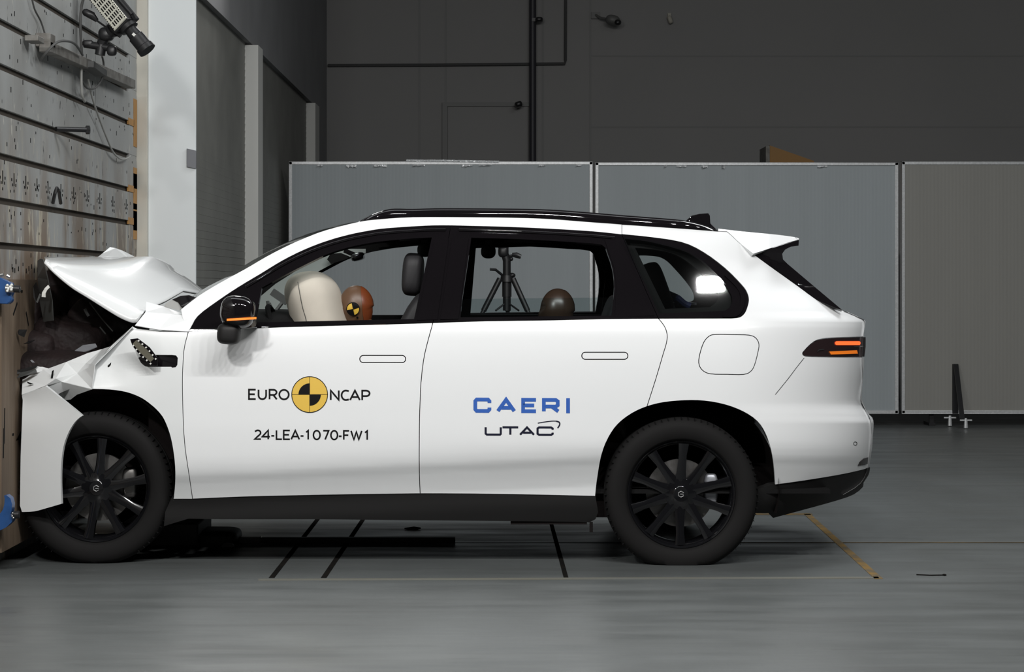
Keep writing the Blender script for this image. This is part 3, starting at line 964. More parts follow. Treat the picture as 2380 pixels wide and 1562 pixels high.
panel('pillar_trim', [(590, 748), (604, 690), (640, 660), (700, 622), (760, 592), (815, 570), (850, 566), (850, 588), (810, 598), (775, 612), (743, 629), (712, 650), (690, 690), (655, 748)], INTER2, car, D=lambda x, y: 1.585, thick=.02, step=80)
panel('sun_visor', [(760, 603), (768, 590), (792, 588), (812, 596), (806, 602), (770, 613)], INTER, car, D=lambda x, y: 1.53, thick=.02, step=80)
# near inner trims behind the black frames
NT = panel('inner_trim', [(1445, 552), (1506, 556), (1583, 570), (1634, 594), (1680, 632), (1716, 668), (1726, 690), (1716, 730), (1530, 735)], INTER, car, holes=[sm([(1476, 576), (1520, 580), (1570, 592), (1610, 618), (1650, 656), (1668, 682), (1666, 700), (1650, 714)], 3) + [(1546, 718)]], D=lambda x, y: side_y(min(x, 1660), y) + .06, thick=.02, step=40)
# dashboard and steering gear
db = MB()
db.sell(P(600, 790, .95), (.30, .70, .16), .5, .4)
db.build('dashboard', INTER, car)
ca = MB()
ca.box((-.05, -.012, -.02), (.05, .012, .02), 0, Matrix.Translation(P(650, 690, 1.2)) @ Matrix.Rotation(.6, 4, 'Y'))
for a, b in (((628, 745), (622, 700)), ((640, 745), (626, 705)), ((632, 735), (655, 705))):
    ca.tube([P(*a, .8), P(*b, .82)], .010, 6)
ca.build_each('dash_bracket', GREYTRIM, car)
sw = MB()
cw = P(655, 790, .47)
Rw = Matrix.Rotation(math.radians(68), 3, 'Y')
ring = [cw + Rw @ Vector((.18 * math.cos(t), .18 * math.sin(t), 0)) for t in np.linspace(0, 2 * math.pi, 40)]
sw.tube(ring, .014, 8); sw.sell(cw, (.07, .07, .03), .6, .6, Rw)
sw.tube([cw, cw + Rw @ Vector((0, 0, -.4))], .025, 8)
sw.build('steering_wheel', INTER, car)
rm = MB()
rm.sell(P(832, 597, .98), (.035, .11, .022), .6, .6, Matrix.Rotation(-.25, 3, 'Y'))
rm.tube([P(800, 582, .98), P(828, 594, .98)], .012, 8)
rm.build('rearview_mirror', GLOSSB, car)
# airbag
ab = MB()
spine = [((724 + (y - 673) * .27, y), r) for y, r in ((800, 64), (765, 64), (728, 64), (700, 65), (680, 64.5), (664, 60), (650, 51), (640, 40), (633, 24), (630.5, 7))]
dirv = Vector((.13, 1)).normalized()
rings = []
for (c, r) in spine:
    ring = []
    cc = P(c[0], c[1], .48); rm_ = r / sc_at(.48)
    for k in range(40):
        a = 2 * math.pi * k / 40
        pk = 1 + .012 * math.cos(6 * a)
        ring.append(cc + Vector((math.cos(a) * rm_ * pk, math.sin(a) * rm_ * 1.5 * pk, -math.cos(a) * rm_ * -.10)))
    rings.append(ring)
bag = MB().loft(rings, closed=True, cap=True).build('airbag', AIRBAG, car, angle=80)
ss = bag.modifiers.new('subsurf', 'SUBSURF'); ss.levels = 1; ss.render_levels = 2


def bag_y(px, py):
    t = pchip([r[0][1] for r in spine][::-1], [r[1] for r in spine][::-1])(py)
    cx = 724 + (py - 673) * .27
    u = max(-.98, min(.98, (px + 8 - cx) / t))
    return .48 - 1.5 * t / sc_at(.48) * math.sqrt(1 - u * u)


strokes('airbag_seam', [sm([(692, 655), (697, 685), (703, 715), (709, 735), (713, 752)], 5)], 1.4, GREYTRIM, bag, D=bag_y, off=-.012)

# seats
def seat(px_top, py_top, px_bot, py_bot, y, name_h=True, w=.25, thick=.075, hr=None):
    t, b = P(px_top, py_top, y), P(px_bot, py_bot, y)
    e = empty('seat', (b.x, y, .35), car)
    ax = (t - b); L = ax.length; ax.normalize()
    R = Matrix((Vector((ax.z, 0, -ax.x)), Vector((0, 1, 0)), ax)).transposed()
    mb = MB(); mb.sell(b + ax * L / 2, (thick, w, L / 2), .35, .35, R); mb.build('backrest', SEATM, e)
    mb = MB(); mb.sell(b + Vector((-.24, 0, -.03)), (.28, w, .08), .4, .4); mb.build('cushion', SEATM, e)
    if hr:
        (hx, hy), (rx, rz), an_ = hr
        c = P(hx, hy, y)
        mb = MB(); mb.sell(c, (rx, .13, rz), .55, .5, Matrix.Rotation(an_, 3, 'Y')); mb.build('headrest', SEATM, e)
        mb = MB()
        for dy in (-.07, .07):
            mb.tube([c + Vector((.02, dy, -rz * .6)), t + Vector((0.02, dy, -.02))], .006, 8)
        mb.build_each('headrest_post', CHROME, e)
    return e


seat(1002, 690, 885, 900, .50, hr=((960, 638), (.053, .108), .07))
seat(985, 705, 905, 900, 1.40, hr=((1010, 650), (.053, .108), .07))
seat(1450, 690, 1390, 900, .48, w=.3, hr=((1466, 640), (.05, .09), .1))
seat(1450, 690, 1390, 900, 1.42, w=.3, hr=((1462, 640), (.05, .09), .1))
# third row backs with blue straps
t3 = seat(1500, 614, 1552, 760, 1.18, w=.30, thick=.06)
st = MB(); st.tube([P(1545, 700, 1.0), P(1556, 684, 1.0), P(1570, 692, 1.0), P(1578, 702, 1.02)], .022, 8); st.tube([P(1574, 692, .98), P(1590, 706, .98), P(1604, 712, .98)], .018, 8)
st.build_each('strap', BLUESEAT, t3)
mb = MB(); mb.box((-.02, -.1, -.006), (.03, .1, .006), 0, Matrix.Translation(P(1602, 706, 1.3))); mb.build('parcel_shelf', LITEMETAL, car)
# round belt anchors under the far roof rail
for px_, py_ in ((1135, 584.5), (987, 581)):
    mb = MB(); mb.sell(P(px_, py_, 1.55), (.041, .02, .039), .8, 1.0); mb.box((-.02, -.01, 0), (.02, .01, .05), 0, Matrix.Translation(P(px_, py_ - 6, 1.56)))
    mb.build('belt_anchor', SATINB, car)
# interior floor
mb = MB(); mb.box((-1.5, .12, .34), (1.6, 1.78, .36)); mb.build('cabin_floor', INTER, car)

# --- wing mirror
mr = empty('wing_mirror', P(551, 740, -.08), fd)
mb = MB()
mb.sell(P(553, 725, -.11), (.083, .085, .077), .75, .75, Matrix.Rotation(.12, 3, 'Y'), 28, 44)
hs = mb.build('wing_mirror', GLOSSB, fd)
COLL_TMP = mr
bpy.data.objects.remove(mr)
hs.name = 'wing_mirror'
mb = MB(); mb.sell(P(532, 776, -.11), (.055, .06, .05), .6, .7, Matrix.Rotation(.05, 3, 'Y')); mb.tube([P(536, 762, -.09), P(545, 752, -.08)], .03, 12)
mb.build('mirror_camera_pod', SATINB, fd)
mb = MB(); mb.hexa([P(560, 765, -.10), P(596, 762, .0), P(600, 762, .06), P(565, 766, .06), P(556, 740, -.10), P(590, 740, .0), P(596, 740, .08), P(560, 745, .08)]); mb.build('mirror_arm', GLOSSB, fd, bevel=.004)
ind = MB()
ir = []
for k in range(17):
    x = 527 + 69 * k / 16
    u = (x - 553) / 44
    yy = -.11 - .088 * max(.2, 1 - abs(u) ** 2.6) ** .4
    for dz in (0,):
        pass
    ir.append((x, 743.5 - 4.2 * k / 16, yy))
ind.loft([[P(x, y - 2.6, d) for x, y, d in ir], [P(x, y - 2.4, d - .003) for x, y, d in ir], [P(x, y + 2.4, d - .003) for x, y, d in ir], [P(x, y + 2.6, d) for x, y, d in ir]])
ind.build('turn_signal', AMBER, fd)

# --- lettering on the doors
def arc(cx, cy, rx, ry, a0, a1, n=8):
    return [(cx + rx * math.cos(math.radians(a0 + (a1 - a0) * k / n)), cy + ry * math.sin(math.radians(a0 + (a1 - a0) * k / n))) for k in range(n + 1)]


def glyph(ch, w):
    """strokes in a box w wide, 1 high, y down"""
    if ch == 'E': return [[(w, 0), (0, 0), (0, 1), (w, 1)], [(0, .49), (w * .86, .49)]]
    if ch == 'L': return [[(0, 0), (0, 1), (w, 1)]]
    if ch == 'F': return [[(w, 0), (0, 0), (0, 1)], [(0, .5), (w * .85, .5)]]
    if ch == 'U': return [[(0, 0), (0, .62)] + arc(w / 2, .62, w / 2, .38, 180, 0)[1:] + [(w, 0)]]
    if ch == 'O': return [arc(w / 2, .5, w / 2, .5, 0, 360, 28)]
    if ch == '0': return [arc(w / 2, .5, w / 2, .5, 0, 360, 24)]
    if ch == 'R': return [[(0, 1), (0, 0), (w * .55, 0)] + arc(w * .55, .27, w * .42, .27, -90, 90)[1:] + [(0, .54)], [(w * .5, .54), (w, 1)]]
    if ch == 'P': return [[(0, 1), (0, 0), (w * .55, 0)] + arc(w * .55, .29, w * .45, .29, -90, 90)[1:] + [(0, .58)]]
    if ch == 'N': return [[(0, 1), (0, 0), (w, 1), (w, 0)]]
    if ch == 'C': return [[(w, .05)] + arc(w * .58, .5, w * .58, .5, -75, -285, 16) + [(w, .95)]]
    if ch == 'A': return [[(0, 1), (w / 2, 0), (w, 1)], [(w * .2, .68), (w * .8, .68)]]
    if ch == '2': return [[(0, .12)] + arc(w * .5, .28, w * .45, .28, -140, 40, 10) + [(0, 1), (w, 1)]]
    if ch == '4': return [[(w * .78, 1), (w * .78, 0), (0, .72), (w, .72)]]
    if ch == '-': return [[(0, .62), (w, .62)]]
    if ch == '1': return [[(w * .1, .2), (w * .6, 0), (w * .6, 1)]]
    if ch == '7': return [[(0, 0), (w, 0), (w * .35, 1)]]
    if ch == 'W': return [[(0, 0), (w * .27, 1), (w * .5, .1), (w * .73, 1), (w, 0)]]
    if ch == 'c': return [[(w, .30), (w, .14), (w * .9, 0), (w * .1, 0), (0, .14), (0, .86), (w * .1, 1), (w * .9, 1), (w, .86), (w, .70)]]
    if ch == 'a': return [[(0, 1), (w * .5, 0), (w, 1)], [(w * .22, .72), (w * .78, .72)]]
    if ch == 'r': return [[(0, 1), (0, 0), (w * .82, 0), (w * .96, .12), (w * .96, .46), (w * .82, .58), (0, .58)], [(w * .55, .58), (w, 1)]]
    if ch == 'I': return [[(0, -.16), (0, 1.16)]]
    if ch == 'T': return [[(0, 0), (w, 0)], [(w / 2, 0), (w / 2, 1)]]
    if ch == 'u': return [[(0, 0), (0, .86), (w * .08, 1), (w * .95, 1), (w, .9), (w, 0)]]
    return []


def word(items, y0, y1, slope=0.0):
    out = []
    for ch, x0, x1 in items:
        h = y1 - y0
        for ln in glyph(ch, (x1 - x0) / h):
            out.append([(x0 + p[0] * h, y0 + p[1] * h + slope * (x0 + p[0] * h - items[0][1])) for p in ln])
    return out


q = 1 / 2.7356
X = lambda v: 530 + v * q
strokes('lettering', word([('E', X(133), X(176)), ('U', X(194), X(242)), ('R', X(264), X(310)), ('O', X(326), X(386))], 905.5, 927.5, .008), 4.0, BLACKINK, fd)
strokes('lettering', word([('N', X(653), X(704)), ('C', X(722), X(768)), ('A', X(776), X(838)), ('P', X(853), X(900))], 907.5, 929.5, .005), 4.0, BLACKINK, fd)
strokes('lettering', word([('2', X(170), X(209)), ('4', X(218), X(266)), ('-', X(275), X(294)), ('L', X(308), X(343)), ('E', X(354), X(393)), ('A', X(402), X(453)), ('-', X(461), X(480)), ('1', X(494), X(520)),
                           ('0', X(543), X(585)), ('7', X(605), X(640)), ('0', X(654), X(696)), ('-', X(704), X(722)), ('F', X(736), X(770)), ('W', X(782), X(850)), ('1', X(868), X(896))], 1000, 1020.5, .006), 3.7, BLACKINK, fd)
em = panel('emblem', circ(719.7, 917, 42, 64), YELLOW, fd, off=-.0012, thick=.001, step=20)
panel('emblem_quadrant', [(719.7, 917)] + circ(719.7, 917, 26, 14, 180, 270), BLACKINK, fd, off=-.0026, thick=.001, step=40)
panel('emblem_quadrant', [(719.7, 917)] + circ(719.7, 917, 26, 14, 0, 90), BLACKINK, fd, off=-.0026, thick=.001, step=40)
strokes('emblem_ring', [circ(719.7, 917, 41.6, 64) + [circ(719.7, 917, 41.6, 64)[0]], ([(719.7, 876), (719.7, 958)], 1.0), ([(679, 917), (760.5, 917)], 1.0)], 1.7, BLACKINK, fd, off=-.0022)
strokes('lettering', word([('c', X(1572), X(1662)), ('a', X(1716), X(1820)), ('E', X(1876), X(1958)), ('r', X(2008), X(2100)), ('I', X(2162), X(2163))], 928.5, 955, .006), 8.6, BLUEINK, rd)
strokes('lettering', word([('u', X(1638), X(1734)), ('T', X(1745), X(1845)), ('a', X(1857), X(1945)), ('c', X(1968), X(2064))], 993, 1010, .004), 4.9, DARKNAVY, rd)
strokes('lettering_swoosh', [(sm([(1250, 983.5), (1266, 980.8), (1283, 978.8), (1295, 979)], 4), 2.2), (sm([(1293, 979), (1299, 981), (1301, 985), (1299.5, 990), (1296, 995)], 4), 3.2)], 4.4, DARKNAVY, rd)

# --- wheels
def wheel(cx, cz, y0, sgn, th0=70.0):
    """y0: plane of the outer tyre shoulder; sgn=+1 near side, -1 far side"""
    e = empty('wheel', (cx, y0 + sgn * .12, cz), car)
    Rt = .372
    c = Vector((cx, y0, cz))
    tp = [(.262, .030), (.268, .016), (.275, .010), (.300, .002), (.325, .000), (.345, .006), (.358, .017), (.366, .030), (.3715, .045), (.372, .060), (.366, .062), (.366, .068), (.373, .070), (.373, .100), (.366, .102), (.366, .110), (.373, .112), (.373, .142),
          (.366, .144), (.366, .150), (.372, .152), (.371, .175), (.362, .198), (.340, .214), (.300, .215), (.266, .195), (.262, .18)]
    mb = MB(); mb.lathe([(r, sgn * h) for r, h in tp], c, 'y', 96)
    low = .002 - cz
    for i, v in enumerate(mb.v):
        dz = v[2] - cz; dy = (v[1] - y0) * sgn
        if dz < low:
            k = (low - dz)
            mb.v[i] = (v[0] + (v[0] - cx) * .12 * min(1, k / .03), v[1] - sgn * (.35 * k if dy < .1 else -.35 * k), .002)
    # shoulder sipes
    for k in range(72):
        a = math.radians(k * 5)
        ca_, sa_ = math.cos(a), math.sin(a)
        if .37 * sa_ + cz < .05:
            continue
        R = Matrix.Translation(c) @ Matrix.Rotation(-a, 4, 'Y')
        lo = (.362, .016, -.0015) if sgn > 0 else (.362, -.055, -.0015)
        hi = (.3732, .055, .0015) if sgn > 0 else (.3732, -.016, .0015)
        mb.box(lo, hi, 1, R)
    mb.build('tyre', [RUBBER, GAP], e, angle=35)
    rim = MB()
    rp = [(.238, .17), (.236, .075), (.243, .045), (.252, .032), (.258, .027), (.263, .030), (.263, .19), (.240, .20)]
    rim.lathe([(r, sgn * h) for r, h in rp], c, 'y', 80)
    rim.lathe([(.0, sgn * .050), (.034, sgn * .048), (.040, sgn * .052), (.075, sgn * .058), (.080, sgn * .075), (.080, sgn * .13), (0, sgn * .13)], c, 'y', 40)
    for k in range(5):
        for s_ in (-1, 1):
            a1 = math.radians(th0 + 72 * k + s_ * 17); a0 = math.radians(th0 + 72 * k + s_ * 22)
            d = Vector((math.cos(a1), 0, math.sin(a1))); n_ = Vector((-math.sin(a1), 0, math.cos(a1)))
            p0 = c + Vector((math.cos(a0), 0, math.sin(a0))) * .052; p1 = c + d * .246
            sec = []
            for t, hw, yf, yb in ((0, .030, .058, .10), (.3, .022, .054, .095), (.7, .019, .045, .085), (1, .025, .034, .08)):
                p = p0.lerp(p1, t)
                sec.append([p + n_ * hw + Vector((0, sgn * yb, 0)), p + n_ * hw + Vector((0, sgn * (yf + .006), 0)), p + n_ * hw * .12 + Vector((0, sgn * (yf - .002), 0)),
                            p - n_ * hw * .12 + Vector((0, sgn * (yf - .002), 0)), p - n_ * hw + Vector((0, sgn * (yf + .006), 0)), p - n_ * hw + Vector((0, sgn * yb, 0))])
            rim.loft(sec, closed=True, cap=True)
    rim.build('rim', ALLOY_B, e, angle=30)
    mb = MB()
    for k in range(5):
        a = math.radians(th0 + 36 + 72 * k)
        mb.lathe([(0.0, sgn * .062), (.009, sgn * .062), (.009, sgn * .09)], c + Vector((.057 * math.cos(a), 0, .057 * math.sin(a))), 'y', 10)
    mb.build_each('lug_nut', BLACKMETAL, e)
    # hub emblem: broken hexagon ring
    mb = MB()
    hx = [(.0145 * math.cos(math.radians(90 + 60 * k)), .0145 * math.sin(math.radians(90 + 60 * k))) for k in range(7)]
    for a, b in zip(hx, hx[1:]):
        if a[0] > .005 and b[0] > .005 and b[1] > 0.0 or False:
            continue
        mb.tube([c + Vector((a[0], sgn * .046, a[1])), c + Vector((b[0], sgn * .046, b[1]))], .0022, 6)
    mb.tube([c + Vector((-.004, sgn * .046, 0)), c + Vector((.012, sgn * .046, 0))], .0022, 6)
    mb.build('hub_emblem', mat('dull_silver_emblem', (.30, .30, .30), .45, .3), e)
    mb = MB(); mb.lathe([(.06, sgn * .118), (.165, sgn * .118), (.165, sgn * .142), (.06, sgn * .142)], c, 'y', 64); mb.build('brake_disc', DISC, e)
    mb = MB(); mb.sell(c + Vector((.15, sgn * .13, .02)), (.035, .03, .075), .5, .5); mb.build('brake_caliper', LITEMETAL if th0 < 100 else DISC, e, bevel=0)
    return e


wheel(-1.966, .362, .105, 1, 100)
wheel(.8743, .339, .050, 1, 70)
wheel(-1.966, .362, W - .05, -1, 90)
wheel(.8743, .339, W - .05, -1, 80)
mb = MB(); mb.box((-.012, -.004, -.05), (.004, .004, .0), 0, Matrix.Translation(P(1376, 1213, .1))); mb.build('drain_hose', LINER, car)

# =================================================================== DUMMIES
def dummy(name, label, y, head_px, head_py, tilt, vinyl, cap, marker, scale_px=36):
    root = empty(name, (P(head_px, head_py, y).x, y, .5))
    tag(root, label, 'crash test dummy')
    h = P(head_px, head_py, y)
    # body: one skinned figure seated behind the door
    me = bpy.data.meshes.new('body')
    J = {'pelvis': h + Vector((.30, 0, -.70)), 'waist': h + Vector((.25, 0, -.52)), 'chest': h + Vector((.16, 0, -.33)), 'neck': h + Vector((.08, 0, -.16)), 'skull': h + Vector((.02, 0, -.06)),
         'ls': h + Vector((.15, -.17, -.24)), 'le': h + Vector((.02, -.24, -.46)), 'lw': h + Vector((-.18, -.18, -.42)), 'lh': h + Vector((-.26, -.16, -.40)),
         'rs': h + Vector((.15, .17, -.24)), 're': h + Vector((.02, .24, -.46)), 'rw': h + Vector((-.18, .18, -.42)), 'rh': h + Vector((-.26, .16, -.40)),
         'lp': h + Vector((.28, -.09, -.70)), 'lk': h + Vector((-.10, -.12, -.60)), 'lf': h + Vector((-.26, -.12, -.90)), 'rp': h + Vector((.28, .09, -.70)), 'rk': h + Vector((-.10, .12, -.60)), 'rf': h + Vector((-.26, .12, -.90))}
    rad = {'pelvis': .13, 'waist': .12, 'chest': .135, 'neck': .055, 'skull': .055, 'ls': .06, 'le': .042, 'lw': .032, 'lh': .035, 'rs': .06, 're': .042, 'rw': .032, 'rh': .035,
           'lp': .085, 'lk': .06, 'lf': .045, 'rp': .085, 'rk': .06, 'rf': .045}
    ks = list(J); E = [('pelvis', 'waist'), ('waist', 'chest'), ('chest', 'neck'), ('neck', 'skull'), ('chest', 'ls'), ('ls', 'le'), ('le', 'lw'), ('lw', 'lh'), ('chest', 'rs'), ('rs', 're'), ('re', 'rw'), ('rw', 'rh'),
                       ('pelvis', 'lp'), ('lp', 'lk'), ('lk', 'lf'), ('pelvis', 'rp'), ('rp', 'rk'), ('rk', 'rf')]
    me.from_pydata([tuple(J[k]) for k in ks], [(ks.index(a), ks.index(b)) for a, b in E], [])
    o = new_obj('body', me, root, [vinyl])
    o.modifiers.new('skin', 'SKIN')
    for i, k in enumerate(ks):
        me.skin_vertices[0].data[i].radius = (rad[k], rad[k])
        me.skin_vertices[0].data[i].use_root = (k == 'pelvis')
    s_ = o.modifiers.new('subsurf', 'SUBSURF'); s_.levels = 1; s_.render_levels = 2
    # head: long skull, flattened face, nose, ears
    R = Matrix.Rotation(tilt, 3, 'Y')
    mb = MB()
    nu, nv = 28, 40
    vs, fs = [], []
    for i in range(nu + 1):
        t = -math.pi / 2 + math.pi * i / nu
        for k in range(nv):
            p = 2 * math.pi * k / nv
            v = Vector((.088 * math.cos(t) * math.cos(p), .075 * math.cos(t) * math.sin(p), .112 * math.sin(t)))
            if v.z < 0:
                v.x *= 1 - .10 * (-v.z / .11); v.y *= 1 - .28 * (-v.z / .11)
                if v.x > 0: v.x *= .86
            if v.x < -.05 and abs(v.y) < .03 and -.05 < v.z < .02:          # nose
                v.x -= .016 * (1 - abs(v.y) / .03) * max(0, 1 - abs(v.z + .025) / .03)
            if v.x < -.04 and .008 < abs(v.y) < .05 and 0 < v.z < .035:       # eye hollows
                v.x += .007
            vs.append(h + R @ v)
    for i in range(nu):
        for k in range(nv):
            k2 = (k + 1) % nv
            fs.append((i*nv + k, i*nv + k2, (i+1)*nv + k2, (i+1)*nv + k))
    mb.add(vs, fs)
    hd = mb.build('head', vinyl, root, angle=80)
    mb = MB()
    vs, fs = [], []
    for i in range(15):
        x = .034 + .056 * i / 14
        rr_ = math.sqrt(max(0, 1 - (x / .0895) ** 2))
        for k in range(40):
            a = 2 * math.pi * k / 40
            zz = .114 * rr_ * math.sin(a); yy = .077 * rr_ * math.cos(a)
            if zz < 0: yy *= 1 + .28 * zz / .11
            vs.append(h + R @ Vector((x if zz > 0 else x * .9, yy, zz)))
    for i in range(14):
        for k in range(40):
            k2 = (k + 1) % 40
            fs.append((i*40 + k, i*40 + k2, (i+1)*40 + k2, (i+1)*40 + k))
    mb.add(vs, fs); mb.build('skull_cap', cap, root, angle=80)
    if marker:
        mx, my, mr_ = marker
        def D(x, y_):
            q = R.inverted() @ (P(x, y_, y - .07) - h)
            k = max(0.05, 1 - (q.x / .088) ** 2 - (q.z / .112) ** 2)
            return y - .0755 * math.sqrt(k) * (1 - .28 * max(0, -q.z) / .11) - .006
        em_ = panel('target_marker', circ(mx, my, mr_, 36), YELLOW, root, D=D, off=-.001, thick=.001, step=50)
        for a0 in (-103, 77):
            panel('marker_quadrant', [(mx, my)] + circ(mx, my, mr_, 10, a0, a0 + 90), BLACKINK, em_, D=D, off=-.0025, thick=.001, step=50)
        strokes('marker_ring', [circ(mx, my, mr_, 36) + [circ(mx, my, mr_, 36)[0]]], 1.5, BLACKINK, em_, D=D, off=-.003)
        panel('bolt_hole', circ(830.5, 738, 2.6, 14), BLACKINK, root, D=D, off=-.001, thick=.001, step=50)
    return root


dummy('crash_test_dummy', 'brown crash test dummy with a target disc on its head, behind the beige airbag', .47, 829, 715, -.12, DUMMY, DUMMYCAP, (820.5, 718, 15))
dummy('crash_test_dummy', 'dark-headed crash test dummy on the rear seat, its crown just above the rear door sill', .50, 1296, 722, .0, DUMMY_D, DUMMY_D, None)

# =================================================================== SETTING
def struct(o):
    o['kind'] = 'structure'
    return o


# floor: painted concrete
def floor_mat():
    m = bpy.data.materials.new('painted_concrete_floor'); m.use_nodes = True
    nt = m.node_tree; b = nt.nodes['Principled BSDF']
    tc = nt.nodes.new('ShaderNodeTexCoord')

    def noise(scale, mapping, lo, hi, detail=5):
        mp = nt.nodes.new('ShaderNodeMapping'); mp.inputs['Scale'].default_value = mapping
        n = nt.nodes.new('ShaderNodeTexNoise'); n.inputs['Scale'].default_value = scale; n.inputs['Detail'].default_value = detail
        nt.links.new(tc.outputs['Object'], mp.inputs[0]); nt.links.new(mp.outputs[0], n.inputs['Vector'])
        r = nt.nodes.new('ShaderNodeMapRange'); r.inputs['From Min'].default_value = lo; r.inputs['From Max'].default_value = hi
        nt.links.new(n.outputs['Fac'], r.inputs['Value'])
        return r.outputs[0]

    def mix(fac, a, c2, k=1.0):
        mx = nt.nodes.new('ShaderNodeMix'); mx.data_type = 'RGBA'
        mul = nt.nodes.new('ShaderNodeMath'); mul.operation = 'MULTIPLY'; mul.inputs[1].default_value = k
        nt.links.new(fac, mul.inputs[0]); nt.links.new(mul.outputs[0], mx.inputs[0])
        if isinstance(a, tuple): mx.inputs[6].default_value = (*a, 1)
        else: nt.links.new(a, mx.inputs[6])
        mx.inputs[7].default_value = (*c2, 1)
        return mx.outputs[2]
    col = mix(noise(1.2, (1, .5, 1), .35, .7), (.105, .113, .113), (.078, .084, .083))
    col = mix(noise(1.6, (.35, 3.0, 1), .55, .75), col, (.052, .054, .052), .5)      # scuffs along the track
    col = mix(noise(14, (.25, 2.5, 1), .66, .8), col, (.025, .025, .024), .7)
    col = mix(noise(60, (1, 1, 1), .70, .76), col, (.03, .03, .03), .6)
    nt.links.new(col, b.inputs['Base Color'])
    r = noise(3, (.4, 2, 1), .3, .7)
    mr_ = nt.nodes.new('ShaderNodeMapRange'); mr_.inputs['To Min'].default_value = .28; mr_.inputs['To Max'].default_value = .48
    nt.links.new(r, mr_.inputs['Value']); nt.links.new(mr_.outputs[0], b.inputs['Roughness'])
    b.inputs['Specular IOR Level'].default_value = .45
    bp_ = nt.nodes.new('ShaderNodeBump'); bp_.inputs['Strength'].default_value = .05; bp_.inputs['Distance'].default_value = .01
    nt.links.new(noise(8, (1, 1, 1), 0, 1), bp_.inputs['Height']); nt.links.new(bp_.outputs[0], b.inputs['Normal'])
    return m


mb = MB(); mb.box((-4.6, -14, -.12), (12, 15.3, 0)); struct(mb.build('floor', floor_mat()))

SLOT = mat('black_floor_slot', (.008, .008, .008), .95, 0, .0, noise=(6, .5, (.02, .017, .014)))
BRASS = mat('worn_brass_edge', (.34, .24, .11), .5, .3, noise=(9, .8, (.05, .045, .03)))
TAPE = mat('worn_yellow_tape', (.20, .12, .03), .75, 0, .2, noise=(11, 1.0, (.075, .072, .06)))
TAPE_F = mat('faded_yellow_tape', (.105, .10, .075), .7, noise=(3, .95, (.10, .105, .10), (.5, 6, 1)))
k = 0
for x0, x1, wd in ((-1.055, -1.055, .026), (-.79, -.815, .026), (.285, .303, .022)):
    mb = MB(); mb.hexa([Vector(p) for p in ((x1 - wd/2, -.38, -.001), (x1 + wd/2, -.38, -.001), (x0 + wd/2, 2.3, -.001), (x0 - wd/2, 2.3, -.001), (x1 - wd/2, -.38, .0015), (x1 + wd/2, -.38, .0015), (x0 + wd/2, 2.3, .0015), (x0 - wd/2, 2.3, .0015))])
    k += 1
    struct(mb.build('trim_%d' % k, SLOT))
mb = MB(); mb.box((-2.2, .935, -.001), (9, .950, .0012)); struct(mb.build('trim_4', SLOT))
mb = MB(); mb.box((.9, .952, -.001), (9, .962, .0014)); struct(mb.build('trim_5', BRASS))
# tape outline of the impact zone
pts = [(1870, 1195), (1884, 1195), (2052, 1345), (2032, 1345)]


def gp(px, py):
    s_ = (py - VPY) / CAMZ
    return Vector(((px - VPX) / s_, F / s_ - CAMD, 0))


def floor_strip(name, quad, m, z=.0018):
    mb = MB(); b = [gp(*p) for p in quad]
    mb.hexa([p + Vector((0, 0, -.0005)) for p in b] + [p + Vector((0, 0, z)) for p in b])
    return mb.build(name, m)


tag(floor_strip('floor_tape', [(1868, 1195), (1883, 1195), (2053, 1346), (2033, 1346)], TAPE), 'worn yellow tape strip running diagonally across the floor behind the car', 'tape', 'yellow tape outline of the test zone')
tag(floor_strip('floor_tape', [(1756, 1193), (1886, 1193.5), (1890, 1197.5), (1752, 1197)], TAPE), 'short yellow tape strip crossing under the car behind its rear wheel', 'tape', 'yellow tape outline of the test zone')
tag(floor_strip('floor_tape', [(600, 1346), (2040, 1341), (2044, 1345), (600, 1350.5)], TAPE_F), 'faded long yellow tape line on the floor in front of the car', 'tape', 'yellow tape outline of the test zone')
# black skid marks and scraps
for i, (a, b_) in enumerate((((2130, 1337), (2195, 1338)),)):
    mb = MB(); mb.tube([gp(*a) + Vector((0, 0, .003)), gp((a[0] + b_[0]) / 2, a[1] + 1.5) + Vector((0, 0, .003)), gp(*b_) + Vector((0, 0, .003))], .003, 6); mb.sell(gp(*b_) + Vector((0, 0, .004)), (.01, .012, .004))
    tag(mb.build('wire_scrap', SLOT), 'short black wire scrap lying on the grey floor behind the car', 'debris')
mb = MB(); mb.tube([gp(940, 1231) + Vector((0, 0, .006)), gp(962, 1231) + Vector((0, 0, .006)), gp(978, 1231) + Vector((0, 0, .008))], [.004, .012, .004], 6)
tag(mb.build('plastic_scrap', SLOT), 'small black scrap on the floor under the car sill', 'debris')

# tow trolley and bar on the centre rail
tw = empty('tow_trolley', (-1.7, .95, 0)); tag(tw, 'low black tow trolley on the floor rail just behind the front wheel', 'trolley')
mb = MB(); mb.sell(P(470, 1268, .95) + Vector((0, 0, .004)), (.20, .16, .085), .3, .35); mb.box((-1.95, .7, .01), (-1.55, 1.2, .13)); mb.build('housing', SATINB, tw, bevel=.01)
mb = MB(); mb.box((P(545, 0, .92).x, .91, .003), (P(605, 0, .92).x, .96, .034)); mb.build('hitch', BLACKMETAL, tw)
for xx in (400, 530):
    mb = MB(); mb.lathe([(0, -.015), (.035, -.015), (.035, .015), (0, .015)], P(xx, 1262, .77) + Vector((0, 0, -.03)), 'y', 20); mb.build('roller', BLACKMETAL, tw)
mb = MB(); mb.box((P(606, 1265, .92).x, .905, .003), (P(1058, 1265, .92).x, .965, .030)); tb_ = mb.build('tow_bar', SATINB, None, bevel=.004)
tag(tb_, 'long flat black bar lying on the floor rail under the car', 'bar')

# ---------------- left: steel crash block with slots
XW = -2.45


